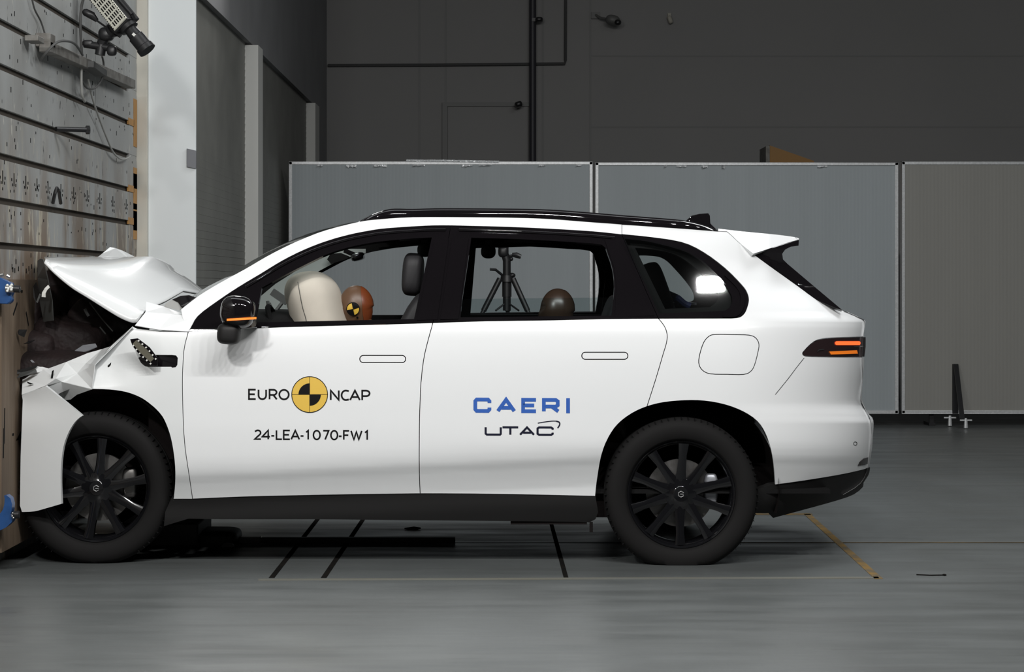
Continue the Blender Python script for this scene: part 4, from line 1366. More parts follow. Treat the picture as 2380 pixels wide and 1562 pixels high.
def wall_mat():
    m = bpy.data.materials.new('weathered_steel_block'); m.use_nodes = True
    nt = m.node_tree; b = nt.nodes['Principled BSDF']
    tc = nt.nodes.new('ShaderNodeTexCoord')

    def noise(scale, mapping, lo, hi, off=(0, 0, 0)):
        mp = nt.nodes.new('ShaderNodeMapping'); mp.inputs['Scale'].default_value = mapping; mp.inputs['Location'].default_value = off
        n = nt.nodes.new('ShaderNodeTexNoise'); n.inputs['Scale'].default_value = scale; n.inputs['Detail'].default_value = 7
        nt.links.new(tc.outputs['Object'], mp.inputs[0]); nt.links.new(mp.outputs[0], n.inputs['Vector'])
        r = nt.nodes.new('ShaderNodeMapRange'); r.inputs['From Min'].default_value = lo; r.inputs['From Max'].default_value = hi
        nt.links.new(n.outputs['Fac'], r.inputs['Value'])
        return r.outputs[0]

    def mix(fac, a, c2, k=1.0):
        mx = nt.nodes.new('ShaderNodeMix'); mx.data_type = 'RGBA'
        mul = nt.nodes.new('ShaderNodeMath'); mul.operation = 'MULTIPLY'; mul.inputs[1].default_value = k
        nt.links.new(fac, mul.inputs[0]); nt.links.new(mul.outputs[0], mx.inputs[0])
        if isinstance(a, tuple): mx.inputs[6].default_value = (*a, 1)
        else: nt.links.new(a, mx.inputs[6])
        mx.inputs[7].default_value = (*c2, 1)
        return mx.outputs[2]
    # impact wear sits low on the block, above the plywood
    sep = nt.nodes.new('ShaderNodeSeparateXYZ'); nt.links.new(tc.outputs['Object'], sep.inputs[0])
    hz = nt.nodes.new('ShaderNodeMapRange'); hz.inputs['From Min'].default_value = 2.3; hz.inputs['From Max'].default_value = 1.5
    nt.links.new(sep.outputs['Z'], hz.inputs['Value'])
    low = hz.outputs[0]

    def times(a, c):
        mm = nt.nodes.new('ShaderNodeMath'); mm.operation = 'MULTIPLY'; nt.links.new(a, mm.inputs[0]); nt.links.new(c, mm.inputs[1]); return mm.outputs[0]
    col = mix(noise(2.5, (1, 1, .5), .35, .7), (.36, .37, .365), (.28, .28, .268))
    col = mix(times(noise(2.2, (1, 2.0, .5), .42, .58), low), col, (.17, .115, .07), .9)         # rust streaks
    col = mix(times(noise(5, (1, 3.2, .8), .58, .64, (0, 3, 0)), low), col, (.50, .46, .36), .8)    # chipped patches
    col = mix(noise(26, (1, 1, .35), .66, .70), col, (.55, .54, .48), .7)
    col = mix(noise(30, (1, 1, .30), .68, .71, (4, 1, 2)), col, (.02, .02, .02), .9)
    nt.links.new(col, b.inputs['Base Color'])
    b.inputs['Roughness'].default_value = .55
    b.inputs['Metallic'].default_value = .1
    return m


SLOTM = mat('deep_slot_dark', (.07, .06, .05), .9, 0, .2)
HOLE = mat('bolt_hole_black', (.006, .006, .006), .9, 0, .1)
ORANGE = mat('orange_edge_tape', (.42, .21, .05), .65, noise=(12, .6, (.3, .16, .06)))
mb = MB()
slots_z = [2.862 - .2195 * i for i in range(13)]
mb.box((-4.2, -12.0, 0), (XW - .018, 4.06, 5.2), 1)
zt = 5.2
edges = [z for z in [3.96, 3.74, 3.52, 3.30, 3.08] + slots_z if z > .1]
for z in edges + [None]:
    z1 = zt; z0 = (z + .017) if z is not None else 0
    # plate row split at vertical joints
    js = [-12.0, -9.6, -7.2, -4.8, -2.4, -.9, .49, 2.63, 4.06]
    for a, c in zip(js, js[1:]):
        mb.box((XW - .04, a + .005, z0), (XW, c - .005, z1), 0)
    if z is not None:
        mb.box((XW - .04, 3.77, z - .017), (XW - .002, 4.06, z + .017), 0)
        zt = z - .017
# cross-shaped bolt hole pattern along one row, and scattered holes
rows = [(1.885, [0.27, .51, .77, 1.03, 1.30, 1.63, 1.98, 2.37, 2.76, 3.19, 3.66])]
for zc, ys in rows:
    for y in ys:
        mb.box((XW - .01, y - .008, zc - .035), (XW + .001, y + .008, zc + .03), 2)
        for dy, dz in ((-.05, -.005), (.05, -.005), (-.03, -.03), (.04, -.03), (0, -.06)):
            mb.box((XW - .01, y + dy - .008, zc + dz - .007), (XW + .001, y + dy + .008, zc + dz + .007), 2)
for i in range(150):
    zc = 1.45 + .2195 * random.randint(0, 7) + random.uniform(-.07, .07); y = random.uniform(.2, 4.0)
    h = random.uniform(.004, .014)
    mb.box((XW - .01, y - .006, zc - h), (XW + .001, y + .006, zc + h), 2)
for i in range(14):
    y = random.uniform(.2, 1.9); zc = 1.455 + random.uniform(-.035, .02)
    mb.box((XW - .01, y - .008, zc - .012), (XW + .001, y + .008, zc + .012), 2)
wl = struct(mb.build('wall_left', [wall_mat(), SLOTM, HOLE]))
for i, (za, zb, tee) in enumerate(((2.28, 2.60, 2.435), (1.86, 2.10, 1.993), (1.66, 1.85, None), (2.0, 2.14, None), (1.72, 1.90, 1.778))):
    mb = MB(); mb.box((XW - .01, 3.93, za), (XW + .003, 4.055, zb))
    if tee: mb.box((XW - .01, 3.74, tee - .022), (XW + .003, 3.94, tee + .022))
    mb.build('edge_tape', ORANGE, wl)

# portal pillar and cream return
PILLAR_M = mat('bluish_white_pillar', (.76, .795, .80), .6, noise=(2, .4, (.70, .735, .74), (1, 1, .3)))
CREAM_M = mat('cream_edge_strip', (.62, .595, .52), .65, noise=(8, .3, (.36, .34, .29), (1, 1, .3)))
mb = MB(); mb.box((P(344, 0, 4.10).x, 4.10, 0), (P(455, 0, 4.10).x, 4.13, 5.6)); struct(mb.build('pillar', PILLAR_M, bevel=.004))
mb = MB(); mb.box((XW - .30, 4.062, 0), (P(344, 0, 4.1).x - .001, 4.13, 5.6)); struct(mb.build('pillar', CREAM_M))
# grey plate fixed at the pillar edge
jb = MB(); c0, c1 = P(434, 345, 4.09), P(456, 388, 4.09)
jb.hexa([Vector(p) for p in ((c0.x, 4.085, c1.z), (c1.x, 4.085, c1.z - .012), (c1.x, 4.099, c1.z - .012), (c0.x, 4.099, c1.z), (c0.x, 4.085, c0.z), (c1.x, 4.085, c0.z - .015), (c1.x, 4.099, c0.z - .015), (c0.x, 4.099, c0.z))])
jbo = jb.build('switch_plate', GREYPLATE, bevel=.002); tag(jbo, 'small dark grey plate on the edge of the bluish white pillar', 'plate')

# roller shutter side: wall behind pillar, doors and jambs
XS = -2.12
SHUT = mat('roller_shutter_grey', (.23, .23, .21), .6, noise=(3, .4, (.13, .13, .12)))
WALLG = mat('grey_wall_paint', (.27, .27, .275), .85, noise=(1.5, .3, (.15, .15, .15)))
JAMB = mat('pale_jamb_paint', (.62, .62, .59), .7)
WALLB = mat('back_wall_cladding', (.28, .275, .27), .85, noise=(.8, .5, (.25, .25, .245)))
XF = XS + .04                                        # wall face above the shutters
zh = CAMZ + .976 * (-XF)
yd = lambda px, x=-XS: F * x / (VPX - px) - CAMD
y_a1, y_b1 = yd(571), yd(713)
xj1, xj2 = P(600, 0, y_a1).x, P(733, 0, y_b1).x
y_j1 = yd(611, -xj1)
mb = MB(); mb.box((XS - .5, 4.14, zh), (XF, 15.2, 7)); mb.box((XS - .5, y_b1 + .5, 0), (XF, 15.2, zh)); struct(mb.build('wall_side', WALLG))


def shutter(name, y0, y1):
    mb = MB(); n = 60
    for i in range(n):
        z0 = zh * i / n; z1 = zh * (i + 1) / n
        mb.hexa([Vector(p) for p in ((XS - .10, y0, z0), (XS - .008, y0, z0), (XS - .008, y1, z0), (XS - .10, y1, z0), (XS - .10, y0, z1), (XS - .004, y0, z1 - .002), (XS - .004, y1, z1 - .002), (XS - .10, y1, z1))])
    return struct(mb.build(name, SHUT))


shutter('door_1', 4.15, y_a1)
shutter('door_2', y_j1, y_b1)
mb = MB(); mb.box((XS - .20, y_a1, 0), (xj1, y_j1, zh - .02)); struct(mb.build('trim_6', JAMB))
mb = MB(); mb.box((XS - .20, y_b1, 0), (xj2, y_b1 + .5, zh - .02)); struct(mb.build('trim_7', JAMB))
# back wall
YB = 15.0
mb = MB(); mb.box((-3, YB, 0), (12, YB + .2, 7.5)); struct(mb.build('wall_back', WALLB))
mb = MB()
SEAMM = mat('panel_joint_dark', (.24, .24, .235), .8)
for px_ in (975, 1036, 1262, 1372):
    x = P(px_, 0, YB).x; mb.box((x - .012, YB - .006, 0), (x + .012, YB + .01, 7.4))
z = P(0, 130, YB).z
mb.box((P(1370, 0, YB).x, YB - .004, z - .01), (11, YB + .01, z + .01)); z = P(0, 295, YB).z; mb.box((P(1370, 0, YB).x, YB - .004, z - .01), (11, YB + .01, z + .01))
struct(mb.build('trim_8', SEAMM))
# door outline on the back wall
mb = MB(); x0, x1, z1 = P(1040, 0, YB).x, P(1228, 0, YB).x, P(0, 248, YB).z
mb.box((x0, YB - .03, 0), (x1, YB + .01, z1)); d3 = struct(mb.build('door_3', WALLB, bevel=.01))
mb = MB(); mb.box((x0 - .06, YB - .052, z1), (x1 + .03, YB + .01, z1 + .05)); mb.box((x0 - .06, YB - .05, 0), (x0, YB + .01, z1)); mb.build('frame', mat('door_frame_grey', (.22, .22, .215), .7), d3)
# conduits and downpipe
DARKPIPE = mat('dark_pipe', (.030, .029, .036), .5)
mb = MB(); mb.tube([(P(1238, 0, YB - .12).x, YB - .12, 0), (P(1238, 0, YB - .12).x, YB - .12, 7.4)], .042, 14)
dp = mb.build('downpipe', DARKPIPE); tag(dp, 'tall dark vertical pipe on the back wall', 'pipe')
mb = MB(); mb.tube([P(762, 152, YB - .04), P(1000, 151, YB - .04), P(1313, 148, YB - .04), P(1314, 140, YB - .04), P(1315, -120, YB - .04)], .017, 8)
cd = mb.build('cable_conduit', mat('dark_conduit', (.06, .06, .06), .6)); tag(cd, 'thin dark conduit crossing the back wall and turning up right of the pipe', 'conduit')
mb = MB(); mb.sell(P(1253, 46, YB - .2), (.045, .08, .03), .6, .6); mb.box((-.05, -.02, -.02), (.02, .02, .02), 0, Matrix.Translation(P(1246, 46, YB - .16)))
tag(mb.build('pipe_sensor', BLACKMETAL), 'small black sensor fixed high on the dark vertical pipe', 'sensor')
sc_ = empty('security_camera', P(1201, 245, YB - .1)); tag(sc_, 'small black camera on the back wall left of the vertical pipe', 'security camera')
mb = MB(); mb.sell(P(1205, 243, YB - .2), (.045, .10, .035), .6, .6, Matrix.Rotation(-.3, 3, 'Y')); mb.build('housing', BLACKMETAL, sc_)
mb = MB(); mb.tube([P(1198, 247, YB), P(1203, 245, YB - .15)], .02, 8); mb.build('bracket', BLACKMETAL, sc_)
sc2 = empty('security_camera', P(1400, 40, YB - .02)); tag(sc2, 'grey dome camera on an arm high on the back wall right of the pipe', 'security camera')
DULL = mat('dull_grey_casing', (.13, .13, .125), .5)
mb = MB(); mb.sell(P(1424, 47, YB - .25), (.085, .1, .06), .8, .8, Matrix.Rotation(.2, 3, 'Y')); mb.build('housing', DULL, sc2)
mb = MB(); mb.sell(P(1436, 52, YB - .33), (.04, .04, .035), .9, .9); mb.build('lens_dome', BLACKMETAL, sc2)
mb = MB(); mb.tube([P(1383, 34, YB - .02), P(1396, 42, YB - .1), P(1415, 45, YB - .2)], .016, 8); mb.box((-.05, -.02, -.04), (.05, .02, .04), 0, Matrix.Translation(P(1384, 36, YB - .02))); mb.build('bracket', DULL, sc2)
mb = MB(); mb.sell(P(1557, 46, YB - .06), (.028, .05, .05), .6, .6, Matrix.Rotation(-.35, 3, 'Y')); mb.box((-.02, 0, 0), (.02, .06, .06), 0, Matrix.Translation(P(1556, 42, YB - .06)))
tag(mb.build('wall_sensor', mat('pale_sensor_casing', (.42, .40, .34), .6)), 'tiny pale sensor high on the right part of the back wall', 'sensor')
# orange board leaning behind the partition
bd = MB()
ORB = mat('orange_brown_board', (.30, .15, .03), .6, noise=(4, .4, (.22, .12, .04)))
bd.prism([P(1789, 338, 12), P(1892, 374, 12), P(1892, 700, 12), P(1789, 700, 12)], (0, .5, 0))
bo = MB(); bdroot = empty('leaning_board', P(1800, 700, 12)); tag(bdroot, 'orange brown slanted board sticking up behind the grey partition panels', 'board')
bd.build('board', ORB, bdroot)
mb = MB(); a_, c_ = P(1780, 340, 11.98), P(1789, 1000, 11.98); mb.box((a_.x, 11.98, 0), (c_.x, 12.5, a_.z)); mb.build('end_post', DIRTYSTEEL, bdroot)

# ---------------- partition panels
def part_mat(name, c):
    m = mat(name, c, .55, 0, .4, 0, noise=(2.5, .5, tuple(v * .9 for v in c), (3, 1, .2)))
    nt = m.node_tree; b = nt.nodes['Principled BSDF']
    w = nt.nodes.new('ShaderNodeTexWave'); w.wave_type = 'BANDS'; w.bands_direction = 'X'; w.inputs['Scale'].default_value = 9; w.inputs['Distortion'].default_value = .3
    tc = [n for n in nt.nodes if n.type == 'TEX_COORD'][0]
    nt.links.new(tc.outputs['Object'], w.inputs['Vector'])
    bp_ = nt.nodes.new('ShaderNodeBump'); bp_.inputs['Strength'].default_value = .12; bp_.inputs['Distance'].default_value = .004
    nt.links.new(w.outputs['Fac'], bp_.inputs['Height']); nt.links.new(bp_.outputs[0], b.inputs['Normal'])
    return m


PM1 = part_mat('blue_grey_panel_coat', (.36, .395, .41)); PM2 = part_mat('warm_grey_panel_coat', (.285, .28, .258))
YP = 10.1
FILM = mat('crinkled_clear_film', (.9, .92, .93), .2, .2, .6, bump=(45, .9, .02))
defs = [(672, 1377, 376, 961, PM1, 'leftmost blue grey partition panel with bright metal frame, behind the car bonnet and windows'),
        (1384, 2087, 378, 961, PM1, 'middle blue grey partition panel with torn film along its top, behind the car tail'),
        (2096, 2800, 376, 961, PM2, 'rightmost warm grey partition panel with a dark angled prop at its foot')]
for i, (a, c, t, b_, m_, lab) in enumerate(defs):
    p0, p1 = P(a, b_, YP), P(c, t, YP)
    root = empty('partition_panel', ((p0.x + p1.x) / 2, YP, 0)); tag(root, lab, 'partition panel', 'partition panels across the hall')
    mb = MB(); mb.box((p0.x + .01, YP, p0.z), (p1.x - .01, YP + .05, p1.z - .01)); mb.build('sheet', m_, root)
    mb = MB(); fwd = YP - .012
    mb.box((p0.x, fwd, p0.z), (p0.x + .030, YP + .06, p1.z)); mb.box((p1.x - .030, fwd, p0.z), (p1.x, YP + .06, p1.z)); mb.box((p0.x, fwd, p1.z - .028), (p1.x, YP + .06, p1.z)); mb.box((p0.x, fwd, p0.z), (p1.x, YP + .06, p0.z + .030))
    mb.build('frame', GALV, root, bevel=.003)
    mb = MB()
    for xx in (p0.x + .3, p1.x - .3):
        mb.box((xx - .03, YP + .03, 0), (xx + .03, YP + .30, .03)); mb.box((xx - .02, YP + .062, 0.02), (xx + .02, YP + .09, 1.2))
    mb.build_each('foot', BLACKMETAL, root)
    # crinkled film scraps along the top edge
    if i < 2:
        mb = MB(); x = p0.x + .1
        while x < p1.x - .1:
            w_ = random.uniform(.02, .14); h_ = random.uniform(.01, .045)
            if random.random() < .5:
                n_ = 5
                top = [Vector((x + w_ * k / n_, YP - .013 - random.uniform(0, .02), p1.z - .03)) for k in range(n_ + 1)]
                bot = [Vector((v.x, YP - .013 - random.uniform(0, .03), p1.z - .03 - h_ * random.uniform(.4, 1))) for v in top]
                mb.loft([top, bot])
            x += w_ + random.uniform(.01, .15)
        fo = mb.build('torn_film', FILM, root, angle=10)
    if i == 0:
        mb = MB(); mb.tube([P(944, 373.5, YP - .01), P(1040, 374, YP - .01), P(1160, 376.5, YP - .01)], .013, 8); mb.build('loose_edge_strip', FILM, root)
    if i == 2:
        mb = MB()
        q0, q1 = P(2222, 846, YP - .06), P(2237, 966, YP - .42)
        mb.box((P(2214, 0, YP - .03).x, YP - .03, P(0, 960, YP).z), (P(2227, 0, YP - .03).x, YP - .012, P(0, 846, YP).z))
        mb.hexa([q0 + Vector((-.022, 0, 0)), q0 + Vector((.022, 0, 0)), q0 + Vector((.022, .02, 0)), q0 + Vector((-.022, .02, 0)), q1 + Vector((-.022, 0, -.03)), q1 + Vector((.022, 0, -.03)), q1 + Vector((.022, .02, -.03)), q1 + Vector((-.022, .02, -.03))])
        pr = mb.build('prop', BLACKMETAL, root)
        for qx, qy, yy in ((2245, 980, YP - .42), (2208, 974, YP - .1)):
            mb = MB(); mb.tube([P(qx, qy - 8, yy), P(qx, qy, yy), Vector((P(qx, qy, yy).x, yy, .01))], [.012, .016, .02], 8); mb.tube([P(qx - 14, qy - 3, yy), P(qx + 14, qy - 3, yy)], .008, 8)
            mb.build('levelling_foot', GALV, root)

# ---------------- photo tripod seen through the rear windows
YT = 7.6
tp = empty('tripod', (P(1178, 0, YT).x, YT, 0)); tag(tp, 'black camera tripod standing behind the car, seen through its rear door windows', 'tripod')
mb = MB(); mb.tube([P(1178, 605, YT), P(1178, 722, YT)], .034, 12); mb.tube([P(1178, 640, YT), P(1178, 690, YT)], .04, 12); mb.tube([P(1178, 640, YT), P(1178, 655, YT)], [.05, .06], 12); mb.build('centre_column', BLACKMETAL, tp)
mb = MB(); mb.sell(P(1170, 585, YT), (.045, .05, .05), .7, .7); mb.sell(P(1168, 573, YT), (.04, .05, .02), .5, .5); mb.tube([P(1174, 592, YT), P(1178, 606, YT)], .035, 10); mb.sell(P(1188, 602, YT), (.018, .02, .018)); mb.build('pan_head', BLACKMETAL, tp)
mb = MB(); mb.tube([P(1181, 596, YT), P(1192, 594, YT)], .012, 8); mb.tube([P(1190, 592, YT), P(1200, 593, YT), P(1211, 597, YT)], [.016, .024, .018], 8); mb.tube([P(1181, 572, YT), P(1181, 598, YT)], .005, 6); mb.build('pan_handle', BLACKMETAL, tp)
mb = MB(); mb.tube([P(1168, 640, YT), P(1152, 627, YT - .05), P(1139, 626, YT - .06)], .012, 8); mb.sell(P(1190, 640, YT), (.03, .03, .022)); mb.build('crank', BLACKMETAL, tp)
for (x1, dy) in ((1124, -.25), (1226, -.25), (1180, .45)):
    mb = MB(); top = P(1178 + (x1 - 1178) * .3, 648, YT + dy * .1); mid = P(x1, 722, YT + dy * .35)
    foot = top + (mid - top) * ((top.z - 0) / (top.z - mid.z))
    mb.tube([top, mid], .024, 10); mb.tube([mid, foot], [.018, .016], 10); mb.build('leg', BLACKMETAL, tp)
mb = MB()
for x1 in (1152, 1206):
    mb.tube([P(1178, 702, YT), P(x1, 722, YT - .08)], .008, 6)
mb.build_each('leg_brace', BLACKMETAL, tp)

# ---------------- plywood barrier on the block
PLY = bpy.data.materials.new('worn_plywood'); PLY.use_nodes = True
nt = PLY.node_tree; b = nt.nodes['Principled BSDF']
tc = nt.nodes.new('ShaderNodeTexCoord'); mp = nt.nodes.new('ShaderNodeMapping'); mp.inputs['Scale'].default_value = (1, 5, .6)
n = nt.nodes.new('ShaderNodeTexNoise'); n.inputs['Scale'].default_value = 3; n.inputs['Detail'].default_value = 8
cr = nt.nodes.new('ShaderNodeValToRGB'); cr.color_ramp.elements[0].position = .3; cr.color_ramp.elements[0].color = (.10, .068, .043, 1); cr.color_ramp.elements[1].position = .7; cr.color_ramp.elements[1].color = (.17, .125, .085, 1)
nt.links.new(tc.outputs['Object'], mp.inputs[0]); nt.links.new(mp.outputs[0], n.inputs['Vector']); nt.links.new(n.outputs['Fac'], cr.inputs[0]); nt.links.new(cr.outputs[0], b.inputs['Base Color']); b.inputs['Roughness'].default_value = .75
PLYE = mat('plywood_edge', (.42, .22, .10), .8, noise=(30, .6, (.28, .14, .06), (6, 1, .3)))
XB = -2.345
pb = empty('crash_barrier', (XB - .05, 1.0, .09)); tag(pb, 'worn brown plywood barrier face that the car nose is pressed against', 'barrier')
mb = MB(); mb.box((XB - .045, -.19, .092), (XB, 2.35, 1.378)); mb.build('facing_sheet', PLY, pb)
mb = MB(); mb.box((XB - .10, -.20, .092), (XB - .047, 2.35, 1.372)); mb.build('backing_sheet', PLYE, pb)
mb = MB(); mb.box((XB - .10, -.1, 0), (XB - .06, .0, .092)); mb.box((XB - .10, 2.1, 0), (XB - .06, 2.2, .092)); mb.build_each('foot_block', DIRTYSTEEL, pb)
# splinters and scars
mb = MB()
for px_, py_, l, a_ in ((35, 718, .035, .6), (63, 741, .03, -.9), (50, 677, .012, 0), (10, 990, .06, 1.5), (8, 1030, .05, 1.5), (30, 1010, .01, 0)):
    y_ = F / ((VPX - px_) / -XB) - CAMD; z_ = CAMZ - (py_ - VPY) / sc_at(y_)
    mb.box((-.002, -l * 1.4, -.006), (.002, l * 1.4, .006), 0, Matrix.Translation((XB, y_, z_)) @ Matrix.Rotation(a_, 4, 'X'))
mb.build_each('scar', GAP, pb)

# blue clamps on the barrier edge
def clamp(name, label, pxs, ybase, upper):
    r = empty(name, P(10, 1200 if not upper else 680, ybase)); tag(r, label, 'clamp', 'blue clamps holding the barrier')
    return r


YC = -.30
c1 = clamp('clamp', 'blue clamp with a black screw tip near the top of the plywood barrier', None, YC, True)
mb = MB()
mb.prism([P(*p, YC) for p in ((-40, 640), (0, 645), (26, 658), (28, 680), (24, 688), (27, 694), (25, 702), (18, 707), (-10, 706), (-40, 700))], (0, .06, 0))
mb.build('jaw', BLUECLAMP, c1, bevel=.008)
mb = MB(); a_, b_ = P(14, 671, YC - .01), P(32, 671, YC - .01); mb.tube([a_, b_], .019, 14); mb.build('collar', STEEL, c1)
mb = MB(); mb.tube([P(30, 671, YC), P(46, 672, YC), P(48, 672, YC)], [.017, .017, .010], 12); mb.build('screw_tip', BLACKMETAL, c1)
mb = MB()
for x, y, r_ in ((17, 663, .006), (19, 672, .005), (17, 676, .006), (24, 667, .007), (27, 662, .006), (26, 673, .006), (28, 669, .005)):
    mb.sell(P(x, y, YC - .03), (r_, r_ * .5, r_))
mb.build_each('paint_dab', WHITEPLASTIC, c1)
mb = MB(); mb.tube([P(-2, 640, YC), P(8, 638, YC)], .008, 8); mb.tube([P(16, 640, YC), P(23, 644, YC)], .007, 8); mb.build_each('bolt', STEEL, c1)
c2 = clamp('clamp', 'blue hook-shaped clamp at the foot of the plywood barrier by the bumper corner', None, YC, False)
mb = MB()
mb.prism([P(*p, YC) for p in ((-30, 1194), (0, 1195), (7, 1184), (10, 1172), (11, 1158), (9, 1152), (15, 1151), (24, 1158), (28, 1172), (27, 1186), (24, 1196), (30, 1206), (27, 1214), (14, 1226), (0, 1233), (-30, 1240))], (0, .06, 0))
mb.build('hook', BLUECLAMP, c2, bevel=.008)
mb = MB(); mb.tube([P(31, 1197, YC + .02), P(45, 1196, YC + .02)], .018, 12); mb.build('screw_tip', BLACKMETAL, c2)
mb = MB()
for x, y in ((29, 1193), (28, 1200), (31, 1204)):
    mb.sell(P(x, y, YC - .01), (.005, .004, .005))
mb.build_each('collar', STEEL, c2)

# ---------------- high-speed camera on its arm, cables, rails on the block
def wp(px, py, gap_=0.0):
    """point on (or gap_ in front of) the block face"""
    x = XW + gap_
    s_ = (VPX - px) / -x
    y = F / s_ - CAMD
    return Vector((x, y, CAMZ - (py - VPY) / s_))


ar = empty('mounting_rail', wp(200, 150)); tag(ar, 'dirty steel rail bolted along the slotted steel wall under the film camera', 'rail')
mb = MB()
a_, b_ = wp(104, 108, .05), wp(304, 196, .05)
d = (b_ - a_); w_ = Vector((0, 0, .028)); th = Vector((.03, 0, 0))
mb.hexa([a_ - w_ - th, a_ - w_ + th, b_ - w_ + th, b_ - w_ - th, a_ + w_ - th, a_ + w_ + th, b_ + w_ + th, b_ + w_ - th]); mb.build('beam', DIRTYSTEEL, ar, bevel=.003)
mb = MB(); mb.box((-.05, -.06, -.035), (.03, .06, .035), 0, Matrix.Translation(wp(110, 95, .05))); mb.box((-.04, -.15, -.015), (.03, .0, .015), 0, Matrix.Translation(wp(90, 96, .05))); mb.build_each('end_clamp', DIRTYSTEEL, ar, bevel=.004)
mb = MB(); mb.box((-.04, -.2, -.02), (.03, .2, .02), 0, Matrix.Translation(wp(222, 160, .085)) @ Matrix.Rotation(-.03, 4, 'X')); mb.build('bracket', GREYTRIM, ar, bevel=.003)
hc = empty('film_camera', P(290, 60, 2.0)); tag(hc, 'cream and black high-speed film camera mounted high on the steel wall, tilted down', 'camera')
YH = 2.0
S0 = sc_at(YH)
u2 = Vector((62, 75)).normalized()                # lens direction in the picture (down right)
U = Vector((u2.x, -.12, -u2.y)).normalized(); Wd = Vector((0, -1, 0)); Vv = Wd.cross(U).normalized(); Wd = U.cross(Vv).normalized()
Rc = Matrix((U, Vv, Wd)).transposed() @ Matrix.Rotation(math.radians(20), 3, 'X')
o_ = P(296, 60, YH)                               # front face centre
T = lambda p: o_ + Rc @ Vector(p)
bx = MB(); L_ = .30
cs = [T(p) for p in ((-L_, -.058, -.07), (0, -.058, -.07), (0, .058, -.07), (-L_, .058, -.07), (-L_, -.058, .06), (0, -.058, .06), (0, .058, .06), (-L_, .058, .06))]
bx.hexa(cs); bx.build('body', BLACKMETAL, hc, bevel=.004)
bx = MB(); bx.hexa([T(p) for p in ((-L_, -.056, .060), (-.012, -.056, .060), (-.012, .056, .060), (-L_, .056, .060), (-L_, -.052, .066), (-.016, -.052, .066), (-.016, .052, .066), (-L_, .052, .066))]); cp = bx.build('cover_plate', CREAMMETAL, hc)
bx = MB()
for i in range(7):
    for j in range(5):
        x = -.27 + i * .036; y = -.034 + j * .016
        bx.hexa([T((x + dx, y + dy, z_)) for z_ in (.0655, .0672) for dx, dy in ((0, 0), (.026, 0), (.026, .0075), (0, .0075))])
for i in range(20):
    for s_ in (-.0535, .0475):
        x = -.285 + i * .0135
        bx.hexa([T((x + dx, s_ + dy, z_)) for z_ in (.064, .0672) for dx, dy in ((0, 0), (.006, 0), (.006, .006), (0, .006))])
bx.build('vent_slot', BLACKINK, cp)
bx = MB(); bx.tube([T((-.2, .07, .02)), T((-.02, .075, .02))], .012, 8); bx.tube([T((-.02, .075, .02)), T((.0, .06, 0))], .012, 8); bx.build('carry_handle', BLACKMETAL, hc)
bx = MB()
la = T((0, 0, 0)); ld = U
bx.tube([la, la + ld * .025, la + ld * .03, la + ld * .08, la + ld * .085, la + ld * .155, la + ld * .16, la + ld * .19], [.055, .055, .036, .040, .046, .046, .052, .053], 28); ln_ = bx.build('lens', BLACKMETAL, hc, angle=25)
bx = MB(); bx.tube([la + ld * .185, la + ld * .186], .046, 24); bx.build('front_glass', GLOSSB, ln_)
bx = MB(); c_ = la + ld * .075 + Vector((0, -.043, .0)); bx.box((-.010, -.004, -.008), (.010, .004, .008), 0, Matrix.Translation(c_) @ Matrix.Rotation(.7, 4, 'Y')); bx.build('label_tag', WHITEPLASTIC, ln_)
bx = MB(); p_ = lambda x, y, d=0: P(x, y, YH + d)
bx.sell(p_(247, 80, .05), (.045, .05, .042), .8, .8); bx.tube([p_(262, 70, .03), p_(245, 84, .05), p_(236, 102, .06)], [.045, .03, .03], 12); bx.tube([p_(196, 102, .06), p_(258, 112, .05)], .022, 12)
bx.sell(p_(260, 118, .02), (.028, .03, .03), .7, .7); bx.tube([p_(250, 62, .03), p_(282, 82, .03)], .018, 8); bx.sell(p_(205, 101, .06), (.032, .025, .02), .6, .6); bx.tube([p_(236, 104, .06), p_(232, 128, .06)], .03, 10); bx.build('pan_head', BLACKMETAL, hc)
bx = MB(); bx.tube([p_(248, 64, .05), p_(224, 47, .04)], .006, 8); bx.tube([p_(226, 48, .04), p_(214, 36, .03), p_(198, 28, .02), p_(193, 25, .02)], [.012, .024, .022, .012], 12); bx.build('pan_handle', BLACKMETAL, hc)
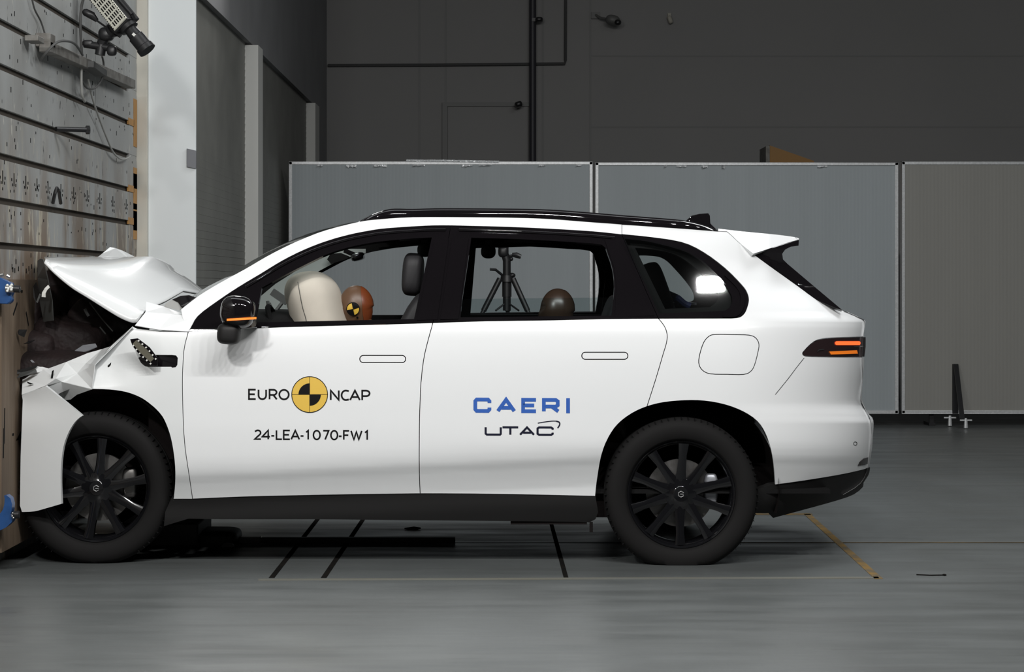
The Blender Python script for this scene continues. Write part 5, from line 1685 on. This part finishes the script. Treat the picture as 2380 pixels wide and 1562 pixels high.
# cables
def cable(pts, r, m_, label):
    mb = MB(); mb.tube([Vector(p) for p in sm([tuple(p) for p in pts], 6)], r, 8)
    o = mb.build('cable', m_); tag(o, label, 'cable', 'camera cables on the steel wall'); return o


cable([p_(200, -20, -.02), p_(190, 12, 0), p_(187, 50, .0), p_(188, 90, .02), p_(190, 125, .05)], .008, CABLE, 'grey cable running up out of the frame left of the film camera')
cable([wp(95, 140, .04), wp(108, 122, .08), wp(130, 100, .12), wp(152, 95, .14), wp(175, 103, .13), wp(192, 128, .10)], .007, CABLE, 'grey cable arching over the left half of the steel rail')
cable([wp(189, 152, .05), wp(189, 195, .05), wp(191, 222, .05), wp(197, 236, .05)], .008, CABLE_L, 'short pale cable end hanging straight down below the rail')
cable([wp(193, 190, .05), wp(203, 205, .06), wp(222, 204, .06), wp(238, 180, .06), wp(241, 150, .06), wp(237, 130, .06)], .006, CABLE, 'grey cable looping in a small curl below the rail')
cable([wp(205, 185, .04), wp(210, 210, .04), wp(220, 245, .04), wp(236, 290, .03), wp(252, 330, .03), wp(264, 355, .03), wp(280, 369, .03), wp(293, 369, .03), wp(303, 363, .03)], .006, CABLE_L, 'long thin cable dropping diagonally from the rail to the right end of the steel wall')
cable([wp(72, -15, .02), wp(80, 20, .02), wp(95, 50, .02), wp(106, 84, .03)], .005, CABLE, 'thin dark cable hanging down to the left end clamp of the rail')
# peg and hook in the slots
mb = MB(); e0, e1 = wp(130, 300, .01), wp(130, 300, .01) + Vector((.13, .12, 0)); e1 = P(205, 302, e0.y + .15)
mb.tube([e0, e1], .014, 10); mb.tube([e1 + Vector((-.012, 0, 0)), e1 + Vector((.008, 0, 0))], .024, 8)
tag(mb.build('bolt', BLACKMETAL), 'long dark bolt sticking out of a slot of the steel wall', 'bolt')
mb = MB(); mb.tube([wp(123, 472, .02), wp(128, 448, .04), wp(132, 437, .05), wp(137, 446, .05), wp(141, 472, .03)], .010, 8)
tag(mb.build('shackle', BLACKMETAL), 'dark bent shackle hanging on the steel wall above the car bonnet', 'shackle')
